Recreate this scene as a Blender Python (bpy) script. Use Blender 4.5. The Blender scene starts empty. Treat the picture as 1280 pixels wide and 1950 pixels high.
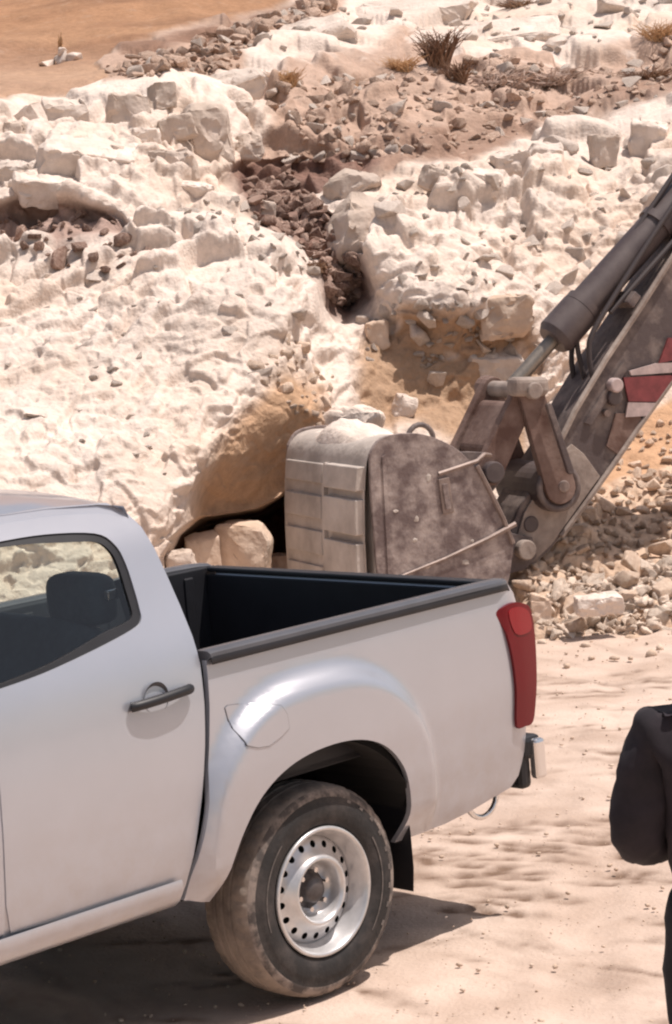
import bpy, bmesh, math, random
import numpy as np
from mathutils import Vector, Matrix, noise as mnoise
from mathutils.geometry import delaunay_2d_cdt
from math import pi, sin, cos, tan, radians, sqrt, atan, atan2, degrees, exp

rng = random.Random(7)
nr = np.random.default_rng(11)
scene = bpy.context.scene
C = scene.collection

# ------------------------------------------------------------------ camera
FP, CX, CY, HC, ROLL, CH = 4500.0, 640.0, 975.0, 462.0, radians(5.0), 2.55
PITCH = atan((CY - HC) * cos(ROLL) / FP)
cF = np.array([0, cos(PITCH), -sin(PITCH)])
cR0 = np.array([1.0, 0, 0]); cU0 = np.array([0, sin(PITCH), cos(PITCH)])
cR = cos(ROLL) * cR0 - sin(ROLL) * cU0
cU = cos(ROLL) * cU0 + sin(ROLL) * cR0
cP = np.array([0, 0, CH])
cam_d = bpy.data.cameras.new('camera')
cam = bpy.data.objects.new('camera', cam_d); C.objects.link(cam)
m = Matrix(((cR[0], cU[0], -cF[0], 0), (cR[1], cU[1], -cF[1], 0), (cR[2], cU[2], -cF[2], CH), (0, 0, 0, 1)))
cam.matrix_world = m
cam_d.sensor_fit = 'VERTICAL'; cam_d.sensor_height = 24.0
cam_d.lens = FP / 1950.0 * 24.0
cam_d.clip_start = 0.1; cam_d.clip_end = 2000
scene.camera = cam

# ------------------------------------------------------------------ sky, sun, exposure
SHD = np.array([-0.39, 0.03, -1.0]); SHD /= np.linalg.norm(SHD)      # direction the light travels
world = bpy.data.worlds.new('World'); scene.world = world; world.use_nodes = True
wn = world.node_tree.nodes; wl = world.node_tree.links
bg = wn['Background']
sky = wn.new('ShaderNodeTexSky'); sky.sky_type = 'NISHITA'; sky.sun_disc = False
sky.sun_elevation = math.asin(-SHD[2]); sky.sun_rotation = atan2(-SHD[0], -SHD[1])
sky.air_density = 1.0; sky.dust_density = 2.5; sky.ozone_density = 1.0
tint = wn.new('ShaderNodeMix'); tint.data_type = 'RGBA'; tint.blend_type = 'MULTIPLY'; tint.inputs['Factor'].default_value = 1.0; tint.inputs['B'].default_value = (1.12, 1.0, 0.87, 1)   # dusty air, warm white balance
wl.new(sky.outputs[0], tint.inputs['A']); wl.new(tint.outputs['Result'], bg.inputs[0]); bg.inputs[1].default_value = 0.115
sun_d = bpy.data.lights.new('sun', 'SUN'); sun_d.energy = 4.6; sun_d.angle = radians(0.53)
sun_d.color = (1.0, 0.925, 0.87)
sun = bpy.data.objects.new('sun', sun_d); C.objects.link(sun)
sun.rotation_euler = Vector(SHD).to_track_quat('-Z', 'Y').to_euler(); sun.location = (0, 0, 30)
vs = scene.view_settings
scene.display_settings.display_device = 'sRGB'
vs.view_transform = 'Standard'; vs.look = 'None'; vs.exposure = 0.05; vs.gamma = 1.0; vs.use_curve_mapping = False
scene.cycles.filter_width = 2.2
scene.cycles.max_bounces = 6; scene.cycles.diffuse_bounces = 3; scene.cycles.transparent_max_bounces = 12

# ------------------------------------------------------------------ helpers
def ray(px, py):
    return cF + cR * ((px - CX) / FP) - cU * ((py - CY) / FP)

def link(o, parent=None):
    C.objects.link(o)
    if parent is not None: o.parent = parent
    return o

def tag(o, label=None, cat=None, group=None, kind=None):
    if label: o['label'] = label
    if cat: o['category'] = cat
    if group: o['group'] = group
    if kind: o['kind'] = kind
    return o

def empty(name, loc=(0, 0, 0), rz=0.0):
    o = bpy.data.objects.new(name, None); o.empty_display_size = 0.2
    o.location = loc; o.rotation_euler = (0, 0, rz); C.objects.link(o); return o

def mesh_np(name, V, F, smooth=True):
    me = bpy.data.meshes.new(name)
    V = np.asarray(V, dtype=np.float32); F = np.asarray(F, dtype=np.int32)
    k = F.shape[1]
    me.vertices.add(len(V)); me.vertices.foreach_set('co', V.ravel())
    me.loops.add(F.size); me.loops.foreach_set('vertex_index', F.ravel())
    me.polygons.add(len(F))
    me.polygons.foreach_set('loop_start', np.arange(0, F.size, k, dtype=np.int32))
    me.polygons.foreach_set('loop_total', np.full(len(F), k, dtype=np.int32))
    me.update(calc_edges=True); me.validate()
    if smooth: me.polygons.foreach_set('use_smooth', np.ones(len(me.polygons), dtype=bool))
    return me

def obj_from(name, me, mat, parent=None):
    o = bpy.data.objects.new(name, me)
    if mat is not None: me.materials.append(mat)
    return link(o, parent)

def obj_bm(name, bm, mat, parent=None, smooth=False, bevel=0.0, seg=2, autosmooth=None):
    me = bpy.data.meshes.new(name); bmesh.ops.recalc_face_normals(bm, faces=bm.faces[:]); bm.to_mesh(me); bm.free()
    if smooth: me.polygons.foreach_set('use_smooth', np.ones(len(me.polygons), dtype=bool))
    if autosmooth is not None:
        me.polygons.foreach_set('use_smooth', np.ones(len(me.polygons), dtype=bool))
        me.set_sharp_from_angle(angle=radians(autosmooth))
    o = obj_from(name, me, mat, parent)
    if bevel > 0:
        b = o.modifiers.new('bevel', 'BEVEL'); b.width = bevel; b.segments = seg; b.limit_method = 'ANGLE'; b.angle_limit = radians(35)
    return o

def add_box(bm, c, s, rot=None):
    r = bmesh.ops.create_cube(bm, size=1.0)
    M = Matrix.Translation(Vector(c)) @ (rot.to_4x4() if rot is not None else Matrix.Identity(4)) @ Matrix.Diagonal((s[0], s[1], s[2], 1))
    bmesh.ops.transform(bm, matrix=M, verts=r['verts'])
    return r['verts']

def add_cyl(bm, p0, p1, r0, r1=None, n=20, caps=True):
    p0 = Vector(p0); p1 = Vector(p1); r1 = r0 if r1 is None else r1
    d = p1 - p0
    r = bmesh.ops.create_cone(bm, cap_ends=caps, segments=n, radius1=r0, radius2=r1, depth=d.length)
    M = Matrix.Translation((p0 + p1) / 2) @ d.to_track_quat('Z', 'Y').to_matrix().to_4x4()
    bmesh.ops.transform(bm, matrix=M, verts=r['verts'])

def add_tube(bm, pts, r, n=10):
    pts = [Vector(p) for p in pts]
    rings = []
    up = Vector((0.13, 0.2, 1)).normalized()
    for i, p in enumerate(pts):
        t = (pts[min(i + 1, len(pts) - 1)] - pts[max(i - 1, 0)]).normalized()
        a = t.cross(up)
        if a.length < 1e-3: a = t.cross(Vector((1, 0, 0)))
        a.normalize(); b = a.cross(t).normalized()
        rr = r[i] if isinstance(r, (list, tuple)) else r
        rings.append([bm.verts.new(p + (a * cos(2 * pi * k / n) + b * sin(2 * pi * k / n)) * rr) for k in range(n)])
    for i in range(len(rings) - 1):
        for k in range(n):
            bm.faces.new((rings[i][k], rings[i][(k + 1) % n], rings[i + 1][(k + 1) % n], rings[i + 1][k]))
    bm.faces.new(rings[0][::-1]); bm.faces.new(rings[-1])

def lathe_y(bm, prof, n=64, c=(0, 0, 0)):
    """profile of (r, y) spun round the local Y axis through c"""
    rings = []
    for r, y in prof:
        if r < 1e-5: rings.append([bm.verts.new((c[0], c[1] + y, c[2]))])
        else: rings.append([bm.verts.new((c[0] + r * cos(2 * pi * k / n), c[1] + y, c[2] + r * sin(2 * pi * k / n))) for k in range(n)])
    for a, b in zip(rings, rings[1:]):
        for k in range(n):
            k2 = (k + 1) % n
            if len(a) == 1: bm.faces.new((a[0], b[k2], b[k]))
            elif len(b) == 1: bm.faces.new((a[k], a[k2], b[0]))
            else: bm.faces.new((a[k], a[k2], b[k2], b[k]))

def catmull(pts, n=6, closed=False):
    P = [np.array(p, float) for p in pts]; out = []
    N = len(P)
    rngi = range(N if closed else N - 1)
    for i in rngi:
        if closed: a, b, c, d = P[(i - 1) % N], P[i], P[(i + 1) % N], P[(i + 2) % N]
        else: a, b, c, d = P[max(i - 1, 0)], P[i], P[i + 1], P[min(i + 2, N - 1)]
        for k in range(n):
            t = k / n
            out.append(0.5 * ((2 * b) + (-a + c) * t + (2 * a - 5 * b + 4 * c - d) * t * t + (-a + 3 * b - 3 * c + d) * t ** 3))
    if not closed: out.append(P[-1])
    return [tuple(p) for p in out]

def densify(pts, h):
    out = []
    N = len(pts)
    for i in range(N):
        a = np.array(pts[i]); b = np.array(pts[(i + 1) % N]); L = np.linalg.norm(b - a); k = max(1, int(round(L / h)))
        for j in range(k): out.append(tuple(a + (b - a) * j / k))
    return out

def inside(P, poly):
    x, y = P[:, 0], P[:, 1]; r = np.zeros(len(P), bool); n = len(poly)
    for i in range(n):
        x0, y0 = poly[i]; x1, y1 = poly[(i + 1) % n]
        if y0 == y1: continue
        c = ((y0 > y) != (y1 > y)) & (x < (x1 - x0) * (y - y0) / (y1 - y0) + x0)
        r ^= c
    return r

def pdist(P, poly):
    d = np.full(len(P), 1e9)
    n = len(poly)
    for i in range(n):
        a = np.array(poly[i], float); b = np.array(poly[(i + 1) % n], float); ab = b - a
        t = np.clip(((P - a) @ ab) / max(ab @ ab, 1e-12), 0, 1)
        q = P - (a + t[:, None] * ab)
        d = np.minimum(d, np.hypot(q[:, 0], q[:, 1]))
    return d

def sstep(a, b, x):
    t = np.clip((x - a) / (b - a), 0, 1); return t * t * (3 - 2 * t)

# ---- vectorised noise
def h3(ix, iy, iz, s):
    h = ix.astype(np.uint32) * np.uint32(0x9E3779B1) + np.uint32((s * 0x85EBCA6B + 0x27D4EB2F) & 0xffffffff)
    h ^= h >> np.uint32(15); h *= np.uint32(0x85EBCA77); h += iy.astype(np.uint32) * np.uint32(0xC2B2AE3D); h ^= h >> np.uint32(13); h *= np.uint32(0x27D4EB2F)
    h += iz.astype(np.uint32) * np.uint32(0x165667B1); h ^= h >> np.uint32(16); h *= np.uint32(0x7FEB352D); h ^= h >> np.uint32(15); h *= np.uint32(0x846CA68B); h ^= h >> np.uint32(16)
    return (h & np.uint32(0xffffff)).astype(np.float32) / np.float32(16777216.0)

def vnoise(P, scale, s=0):
    Q = (P / scale).astype(np.float32); I = np.floor(Q).astype(np.int64); f = Q - I; f = f * f * (3 - 2 * f)
    I = (I + 20000) & 0xffff
    r = np.zeros(len(P), np.float32)
    for dx in (0, 1):
        wx = f[:, 0] if dx else 1 - f[:, 0]
        for dy in (0, 1):
            wy = f[:, 1] if dy else 1 - f[:, 1]
            for dz in (0, 1):
                wz = f[:, 2] if dz else 1 - f[:, 2]
                r += wx * wy * wz * h3(I[:, 0] + dx, I[:, 1] + dy, I[:, 2] + dz, s)
    return r * 2 - 1

def fbm(P, scale, s=0, o=4, g=0.5):
    r = 0; a = 1.0; t = 0
    for k in range(o):
        r = r + a * vnoise(P + 17.3 * k, scale / 2 ** k, s + k); t += a; a *= g
    return r / t

def worley(P, scale, s=0, jit=1.0):
    """returns F1, F2 and the nearest cell's random numbers (a, b, c)"""
    Q = (P / scale).astype(np.float32); I = np.floor(Q).astype(np.int64)
    n = len(P); F1 = np.full(n, 9, np.float32); F2 = np.full(n, 9, np.float32); ID = np.zeros((n, 3), np.int64)
    D = np.zeros((n, 3), np.float32)
    for dx in (-1, 0, 1):
        for dy in (-1, 0, 1):
            for dz in (-1, 0, 1):
                J = I + np.array([dx, dy, dz]); K = J & 0xffff
                px = J[:, 0] + 0.5 + jit * (h3(K[:, 0], K[:, 1], K[:, 2], s) - 0.5)
                py = J[:, 1] + 0.5 + jit * (h3(K[:, 0], K[:, 1], K[:, 2], s + 1) - 0.5)
                pz = J[:, 2] + 0.5 + jit * (h3(K[:, 0], K[:, 1], K[:, 2], s + 2) - 0.5)
                ex = Q[:, 0] - px; ey = Q[:, 1] - py; ez = Q[:, 2] - pz
                d = np.sqrt(ex * ex + ey * ey + ez * ez).astype(np.float32)
                nearer = d < F1
                F2 = np.where(nearer, F1, np.minimum(F2, d)); F1 = np.where(nearer, d, F1)
                ID[nearer] = K[nearer]; D[nearer, 0] = ex[nearer]; D[nearer, 1] = ey[nearer]; D[nearer, 2] = ez[nearer]
    R = [h3(ID[:, 0], ID[:, 1], ID[:, 2], s + 5 + k) * 2 - 1 for k in range(4)]
    return F1, F2, R, D

# ------------------------------------------------------------------ materials
def mat(name, col, rough=0.6, metal=0.0, var=0.0, vscale=6.0, col2=None, bump=0.0, bscale=40.0, spec=None, coat=0.0, coords='Object', detail=6, lo=0.35, hi=0.65, randval=0.0):
    m = bpy.data.materials.new(name); m.use_nodes = True; nt = m.node_tree; b = nt.nodes['Principled BSDF']; L = nt.links
    b.inputs['Base Color'].default_value = (*col, 1); b.inputs['Roughness'].default_value = rough; b.inputs['Metallic'].default_value = metal
    if spec is not None: b.inputs['Specular IOR Level'].default_value = spec
    if coat: b.inputs['Coat Weight'].default_value = coat; b.inputs['Coat Roughness'].default_value = 0.08
    tc = nt.nodes.new('ShaderNodeTexCoord')
    if col2 is not None or var > 0:
        n = nt.nodes.new('ShaderNodeTexNoise'); n.inputs['Scale'].default_value = vscale; n.inputs['Detail'].default_value = detail; n.inputs['Roughness'].default_value = 0.62
        L.new(tc.outputs[coords], n.inputs['Vector'])
        mr = nt.nodes.new('ShaderNodeMapRange'); mr.inputs[1].default_value = lo; mr.inputs[2].default_value = hi
        L.new(n.outputs['Fac'], mr.inputs[0])
        mx = nt.nodes.new('ShaderNodeMix'); mx.data_type = 'RGBA'
        c2 = col2 if col2 is not None else tuple(min(1, c * (1 + var)) for c in col)
        c1 = col if col2 is not None else tuple(c * (1 - var) for c in col)
        mx.inputs['A'].default_value = (*c1, 1); mx.inputs['B'].default_value = (*c2, 1)
        L.new(mr.outputs[0], mx.inputs['Factor'])
        last = mx.outputs['Result']
        if randval > 0:
            oi = nt.nodes.new('ShaderNodeObjectInfo'); m2 = nt.nodes.new('ShaderNodeMapRange')
            m2.inputs[3].default_value = 1 - randval; m2.inputs[4].default_value = 1 + randval
            L.new(oi.outputs['Random'], m2.inputs[0])
            vm = nt.nodes.new('ShaderNodeVectorMath'); vm.operation = 'SCALE'
            L.new(last, vm.inputs[0]); L.new(m2.outputs[0], vm.inputs['Scale']); last = vm.outputs[0]
        L.new(last, b.inputs['Base Color'])
    if bump > 0:
        n2 = nt.nodes.new('ShaderNodeTexNoise'); n2.inputs['Scale'].default_value = bscale; n2.inputs['Detail'].default_value = 5
        L.new(tc.outputs[coords], n2.inputs['Vector'])
        bp = nt.nodes.new('ShaderNodeBump'); bp.inputs['Strength'].default_value = 1.0; bp.inputs['Distance'].default_value = bump
        L.new(n2.outputs['Fac'], bp.inputs['Height']); L.new(bp.outputs[0], b.inputs['Normal'])
    return m

ROCK = (0.68, 0.575, 0.50); ORANGE = (0.49, 0.31, 0.19); DIRT = (0.36, 0.215, 0.13); DEBRIS = (0.42, 0.285, 0.215); REDSOIL_SHADE = (0.20, 0.115, 0.09); PILE = (0.60, 0.44, 0.325)

def terrain_mat():
    m = bpy.data.materials.new('weathered_limestone_and_soil'); m.use_nodes = True; nt = m.node_tree; b = nt.nodes['Principled BSDF']; L = nt.links
    b.inputs['Roughness'].default_value = 0.95; b.inputs['Specular IOR Level'].default_value = 0.15
    at = nt.nodes.new('ShaderNodeAttribute'); at.attribute_name = 'earth'
    tc = nt.nodes.new('ShaderNodeTexCoord')
    def nz(sc, lo, hi, o0, o1, det=6):
        n = nt.nodes.new('ShaderNodeTexNoise'); n.inputs['Scale'].default_value = sc; n.inputs['Detail'].default_value = det; n.inputs['Roughness'].default_value = 0.65
        L.new(tc.outputs['Object'], n.inputs['Vector'])
        r = nt.nodes.new('ShaderNodeMapRange'); r.inputs[1].default_value = lo; r.inputs[2].default_value = hi; r.inputs[3].default_value = o0; r.inputs[4].default_value = o1
        L.new(n.outputs['Fac'], r.inputs[0]); return r.outputs[0]
    a = nz(1.3, 0.35, 0.65, 0.90, 1.08); c = nz(14, 0.35, 0.65, 0.86, 1.1)
    mu = nt.nodes.new('ShaderNodeMath'); mu.operation = 'MULTIPLY'; L.new(a, mu.inputs[0]); L.new(c, mu.inputs[1])
    vm = nt.nodes.new('ShaderNodeVectorMath'); vm.operation = 'SCALE'; L.new(at.outputs['Color'], vm.inputs[0]); L.new(mu.outputs[0], vm.inputs['Scale'])
    mx = nt.nodes.new('ShaderNodeMix'); mx.data_type = 'RGBA'; mx.inputs['B'].default_value = (0.47, 0.35, 0.27, 1)
    L.new(nz(4.5, 0.56, 0.72, 0.0, 0.30), mx.inputs['Factor']); L.new(vm.outputs[0], mx.inputs['A'])
    L.new(mx.outputs['Result'], b.inputs['Base Color'])
    n2 = nt.nodes.new('ShaderNodeTexNoise'); n2.inputs['Scale'].default_value = 38; n2.inputs['Detail'].default_value = 5
    L.new(tc.outputs['Object'], n2.inputs['Vector'])
    bp = nt.nodes.new('ShaderNodeBump'); bp.inputs['Strength'].default_value = 1; bp.inputs['Distance'].default_value = 0.012
    L.new(n2.outputs['Fac'], bp.inputs['Height']); L.new(bp.outputs[0], b.inputs['Normal'])
    return m
M_TERR = terrain_mat()
M_STONE = mat('limestone_stone', (0.57, 0.475, 0.405), 0.95, col2=(0.72, 0.62, 0.545), vscale=5, bump=0.012, bscale=30, spec=0.15, randval=0.12)
M_STONE_TAN = mat('tan_stone', (0.58, 0.42, 0.31), 0.95, col2=(0.74, 0.59, 0.475), vscale=3.5, bump=0.008, bscale=30, spec=0.15, randval=0.2)
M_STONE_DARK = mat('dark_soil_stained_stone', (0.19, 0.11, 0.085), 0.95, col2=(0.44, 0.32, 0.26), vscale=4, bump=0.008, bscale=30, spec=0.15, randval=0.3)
M_STONE_BROWN = mat('brown_stone', (0.37, 0.245, 0.18), 0.95, col2=(0.60, 0.455, 0.365), vscale=5, bump=0.008, bscale=30, spec=0.15, randval=0.25)
M_BLOCK = mat('cut_limestone_block', (0.44, 0.355, 0.29), 0.95, col2=(0.60, 0.50, 0.43), vscale=2.4, bump=0.015, bscale=18, spec=0.15, randval=0.06)

# ------------------------------------------------------------------ ground (haul road)
def ground_mesh():
    def axis(f0, f1, h, lo, hi):
        a = [f0]; s = h
        while a[-1] > lo: s *= 1.25; a.append(a[-1] - s)
        a = a[::-1][:-1]
        b = list(np.arange(f0, f1, h)); c = [f1]; s = h
        while c[-1] < hi: s *= 1.25; c.append(c[-1] + s)
        return np.array(a + b + c)
    xs = axis(-2.2, 3.4, 0.016, -260, 260); ys = axis(6.9, 15.4, 0.022, -260, 320)
    XX, YY = np.meshgrid(xs, ys); P = np.stack([XX.ravel(), YY.ravel(), np.zeros(XX.size)], 1)
    near = (P[:, 0] > -3) & (P[:, 0] < 4.4) & (P[:, 1] > 5.5) & (P[:, 1] < 17)
    z = np.zeros(len(P)); Q = P[near]
    zz = 0.022 * fbm(Q, 1.7, 3, 3)
    # drag marks run towards the pile, roughly along a shallow diagonal
    R = Q.copy(); a = radians(118); u = Q[:, 0] * cos(a) + Q[:, 1] * sin(a); v = -Q[:, 0] * sin(a) + Q[:, 1] * cos(a)
    S = np.stack([u * 0.16, v, np.zeros(len(u))], 1)
    zz += 0.010 * fbm(S + 0.10 * fbm(Q, 0.35, 9, 3)[:, None], 0.10, 21, 4) * 0.25 + 0.005 * fbm(Q, 0.11, 31, 5)
    # scattered pits and crumbs
    F1, F2, Rr, _ = worley(Q, 0.11, 40)
    zz += np.where(Rr[0] > 0.80, 0.016 * np.clip(0.30 - F1, 0, 1) / 0.30, 0) - np.where(Rr[1] > 0.86, 0.012 * np.clip(0.3 - F1, 0, 1) / 0.3, 0)
    # tyre tread prints: two lanes of short ribs
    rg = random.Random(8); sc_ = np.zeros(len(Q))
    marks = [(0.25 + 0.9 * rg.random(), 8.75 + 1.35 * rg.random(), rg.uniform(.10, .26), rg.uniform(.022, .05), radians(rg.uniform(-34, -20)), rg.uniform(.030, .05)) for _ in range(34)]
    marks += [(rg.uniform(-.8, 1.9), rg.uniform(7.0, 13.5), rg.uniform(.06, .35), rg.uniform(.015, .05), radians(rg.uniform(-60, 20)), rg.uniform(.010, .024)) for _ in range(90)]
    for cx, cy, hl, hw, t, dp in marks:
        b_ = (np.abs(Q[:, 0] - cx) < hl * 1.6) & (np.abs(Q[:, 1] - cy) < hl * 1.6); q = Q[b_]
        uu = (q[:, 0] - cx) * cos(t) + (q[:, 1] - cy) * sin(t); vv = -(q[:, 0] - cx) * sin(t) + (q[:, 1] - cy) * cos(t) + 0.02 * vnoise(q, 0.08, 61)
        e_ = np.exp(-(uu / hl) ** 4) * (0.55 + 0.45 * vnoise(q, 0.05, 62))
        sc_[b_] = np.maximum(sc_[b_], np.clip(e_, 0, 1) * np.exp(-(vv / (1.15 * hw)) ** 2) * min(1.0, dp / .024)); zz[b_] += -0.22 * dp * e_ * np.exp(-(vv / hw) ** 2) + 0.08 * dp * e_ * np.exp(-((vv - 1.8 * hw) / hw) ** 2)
    for k in range(2):      # wide soft ruts curving past the pickup
        c0 = 0.75 + 0.9 * k; xr = c0 + 0.16 * (Q[:, 1] - 8.0) + 0.05 * np.sin(Q[:, 1] * 1.3)
        dv_ = Q[:, 0] - xr; zz += -0.007 * np.exp(-(dv_ / .11) ** 4) + 0.004 * np.exp(-((np.abs(dv_) - .17) / .05) ** 2)
    ed = np.minimum.reduce([sstep(-3, -2, Q[:, 0]), sstep(4.4, 3.4, Q[:, 0]), sstep(5.5, 6.6, Q[:, 1]), sstep(17, 15.6, Q[:, 1])])
    # keep it level under the tyre and the shoes
    z[near] = zz * ed; SC = np.zeros(len(P)); SC[near] = np.clip(1.3 * sc_ + 0.22 * sstep(0.1, 0.55, fbm(S + 0.10 * fbm(Q, 0.35, 9, 3)[:, None], 0.10, 21, 4)) + 0.25 * sstep(0.05, 0.5, fbm(Q, 0.8, 71, 4)), 0, 1) * ed  # groove shade put into colour, plus random streaks and blotches
    z -= 0.022
    P[:, 2] = z
    nx, ny = len(xs), len(ys); I = np.arange(nx * ny).reshape(ny, nx)
    F = np.stack([I[:-1, :-1].ravel(), I[:-1, 1:].ravel(), I[1:, 1:].ravel(), I[1:, :-1].ravel()], 1)
    me = mesh_np('ground', P, F); ca = me.color_attributes.new('groove_shade_and_tone', 'FLOAT_COLOR', 'POINT'); ca.data.foreach_set('color', np.repeat(SC, 4).astype(np.float32)); return me
M_GROUND = mat('packed_limestone_dust', (0.47, 0.355, 0.285), 0.97, col2=(0.60, 0.475, 0.395), vscale=1.6, bump=0.006, bscale=55, spec=0.1, detail=9, lo=0.36, hi=0.62)
nt_ = M_GROUND.node_tree; b_g = nt_.nodes['Principled BSDF']; src = b_g.inputs['Base Color'].links[0].from_socket
at_ = nt_.nodes.new('ShaderNodeAttribute'); at_.attribute_name = 'groove_shade_and_tone'; mx_ = nt_.nodes.new('ShaderNodeMix'); mx_.data_type = 'RGBA'; mx_.inputs['B'].default_value = (0.19, 0.125, 0.09, 1)
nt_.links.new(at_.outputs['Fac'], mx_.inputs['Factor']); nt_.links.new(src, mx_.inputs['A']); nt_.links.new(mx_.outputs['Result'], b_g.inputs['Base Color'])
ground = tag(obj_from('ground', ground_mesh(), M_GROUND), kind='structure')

# ------------------------------------------------------------------ rock slope
CTRL = [(-1500, 1500, 12.5), (-1500, 900, 14), (-1500, 300, 19), (-1500, -700, 60), (2800, 1500, 14.0), (2800, 1000, 15.5), (2800, 400, 19), (2800, -700, 60),
        (640, -700, 60), (0, -300, 38), (1280, -300, 38),
        (-300, 1450, 12.9), (0, 1450, 13.0), (300, 1450, 13.2), (600, 1420, 13.6), (900, 1330, 14.0), (1100, 1260, 14.25), (1280, 1255, 14.05), (1600, 1260, 13.8), (1100, 1500, 13.6), (1600, 1500, 13.4),
        (-300, 945, 13.8), (0, 1200, 13.3), (0, 945, 14.1), (0, 700, 15.9), (0, 480, 17.6), (-300, 480, 17.4), (0, 400, 18.0), (0, 300, 18.8), (0, 195, 19.9), (-300, 195, 19.7), (0, 178, 20.6), (0, 100, 24), (0, 0, 29), (-400, 0, 29),
        (300, 1040, 14.3), (200, 880, 14.6), (300, 700, 15.8), (300, 480, 17.2), (300, 330, 18.6), (300, 165, 20.2), (300, 100, 23.0), (300, 0, 27.5), (300, 1200, 14.0),
        (400, 880, 14.9), (480, 700, 15.8), (560, 600, 16.3), (520, 480, 17.0), (600, 760, 15.9), (440, 330, 19.2), (560, 330, 19.6), (600, 450, 18.3), (660, 580, 17.8), (640, 680, 16.8),
        (640, 290, 20.0), (700, 350, 18.8), (700, 480, 17.6), (760, 560, 17.3), (860, 560, 17.2), (860, 700, 17.1), (960, 650, 17.2), (780, 780, 16.85), (950, 800, 17.0),
        (900, 300, 19.6), (900, 430, 18.4), (1100, 300, 20.1), (1100, 500, 18.4), (1280, 250, 20.6), (1280, 500, 18.6), (1600, 250, 20.4), (1600, 500, 18.6), (1100, 650, 17.6), (1280, 700, 18.3),
        (500, 180, 21.5), (640, 200, 21.8), (900, 200, 21.9), (1280, 170, 22.5), (1600, 150, 22.8), (640, 110, 23.6), (900, 100, 24.6), (1280, 80, 25.4), (640, 0, 28), (960, 0, 28.3), (1280, 0, 28.6), (1700, 0, 29),
        (1000, 1100, 15.0), (1100, 1150, 15.0), (1280, 1150, 14.9), (1600, 1150, 14.7), (1100, 1000, 16.0), (1280, 900, 17.2), (1600, 900, 17.0), (1150, 900, 17.2), (1180, 820, 17.8), (1280, 1030, 15.9), (900, 1100, 15.2), (900, 900, 16.0), (700, 1000, 16.0), (700, 1200, 14.9), (450, 1200, 14.6), (450, 1080, 15.2)]
POLY = {
 'dirt': [(-1600, -800), (900, -800), (640, -40), (520, 12), (400, 38), (230, 78), (190, 112), (205, 150), (150, 187), (0, 190), (-1600, 190)],
 'debris': [(190, 112), (230, 78), (400, 38), (560, 5), (650, -60), (700, -60), (640, 40), (480, 90), (450, 130), (380, 150), (300, 145), (205, 180), (190, 150)],
 'ledge': [(495, 165), (560, 110), (700, 100), (800, 60), (900, 95), (1000, 95), (1100, 115), (1280, 60), (1600, 40), (1600, 140), (1280, 185), (1100, 205), (1000, 235), (860, 290), (740, 310), (640, 300), (520, 330), (440, 335), (450, 300), (520, 240)],
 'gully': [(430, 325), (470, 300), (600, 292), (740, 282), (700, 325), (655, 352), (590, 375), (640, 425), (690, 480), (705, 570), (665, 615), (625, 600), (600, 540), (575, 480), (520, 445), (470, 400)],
 'gully2': [(-60, 415), (40, 380), (130, 388), (215, 405), (250, 435), (180, 455), (110, 480), (40, 452), (-60, 455)],
 'under': [(370, 1010), (385, 910), (425, 835), (490, 770), (545, 705), (620, 715), (640, 790), (600, 850), (562, 930), (500, 966), (440, 975)],
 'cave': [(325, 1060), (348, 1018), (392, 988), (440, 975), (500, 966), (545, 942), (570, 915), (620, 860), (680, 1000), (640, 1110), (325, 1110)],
 'recess': [(685, 650), (715, 615), (780, 582), (860, 603), (940, 592), (1010, 612), (1030, 680), (985, 740), (1010, 900), (900, 900), (860, 830), (790, 800), (700, 800), (680, 730)],
 'orange2': [(1110, 960), (1160, 860), (1240, 780), (1330, 720), (1900, 680), (1900, 880), (1280, 885), (1160, 935)],
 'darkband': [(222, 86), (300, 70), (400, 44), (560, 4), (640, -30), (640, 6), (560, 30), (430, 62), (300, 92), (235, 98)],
 'lip_shade_brown': [(440, 335), (470, 300), (640, 266), (800, 240), (1000, 205), (1280, 155), (1700, 110), (1700, 140), (1280, 185), (1000, 238), (860, 290), (740, 315), (600, 350), (500, 352)],
 'pile': [(960, 1090), (1060, 965), (1150, 935), (1280, 885), (1900, 860), (1900, 1600), (700, 1600)],
}
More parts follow.
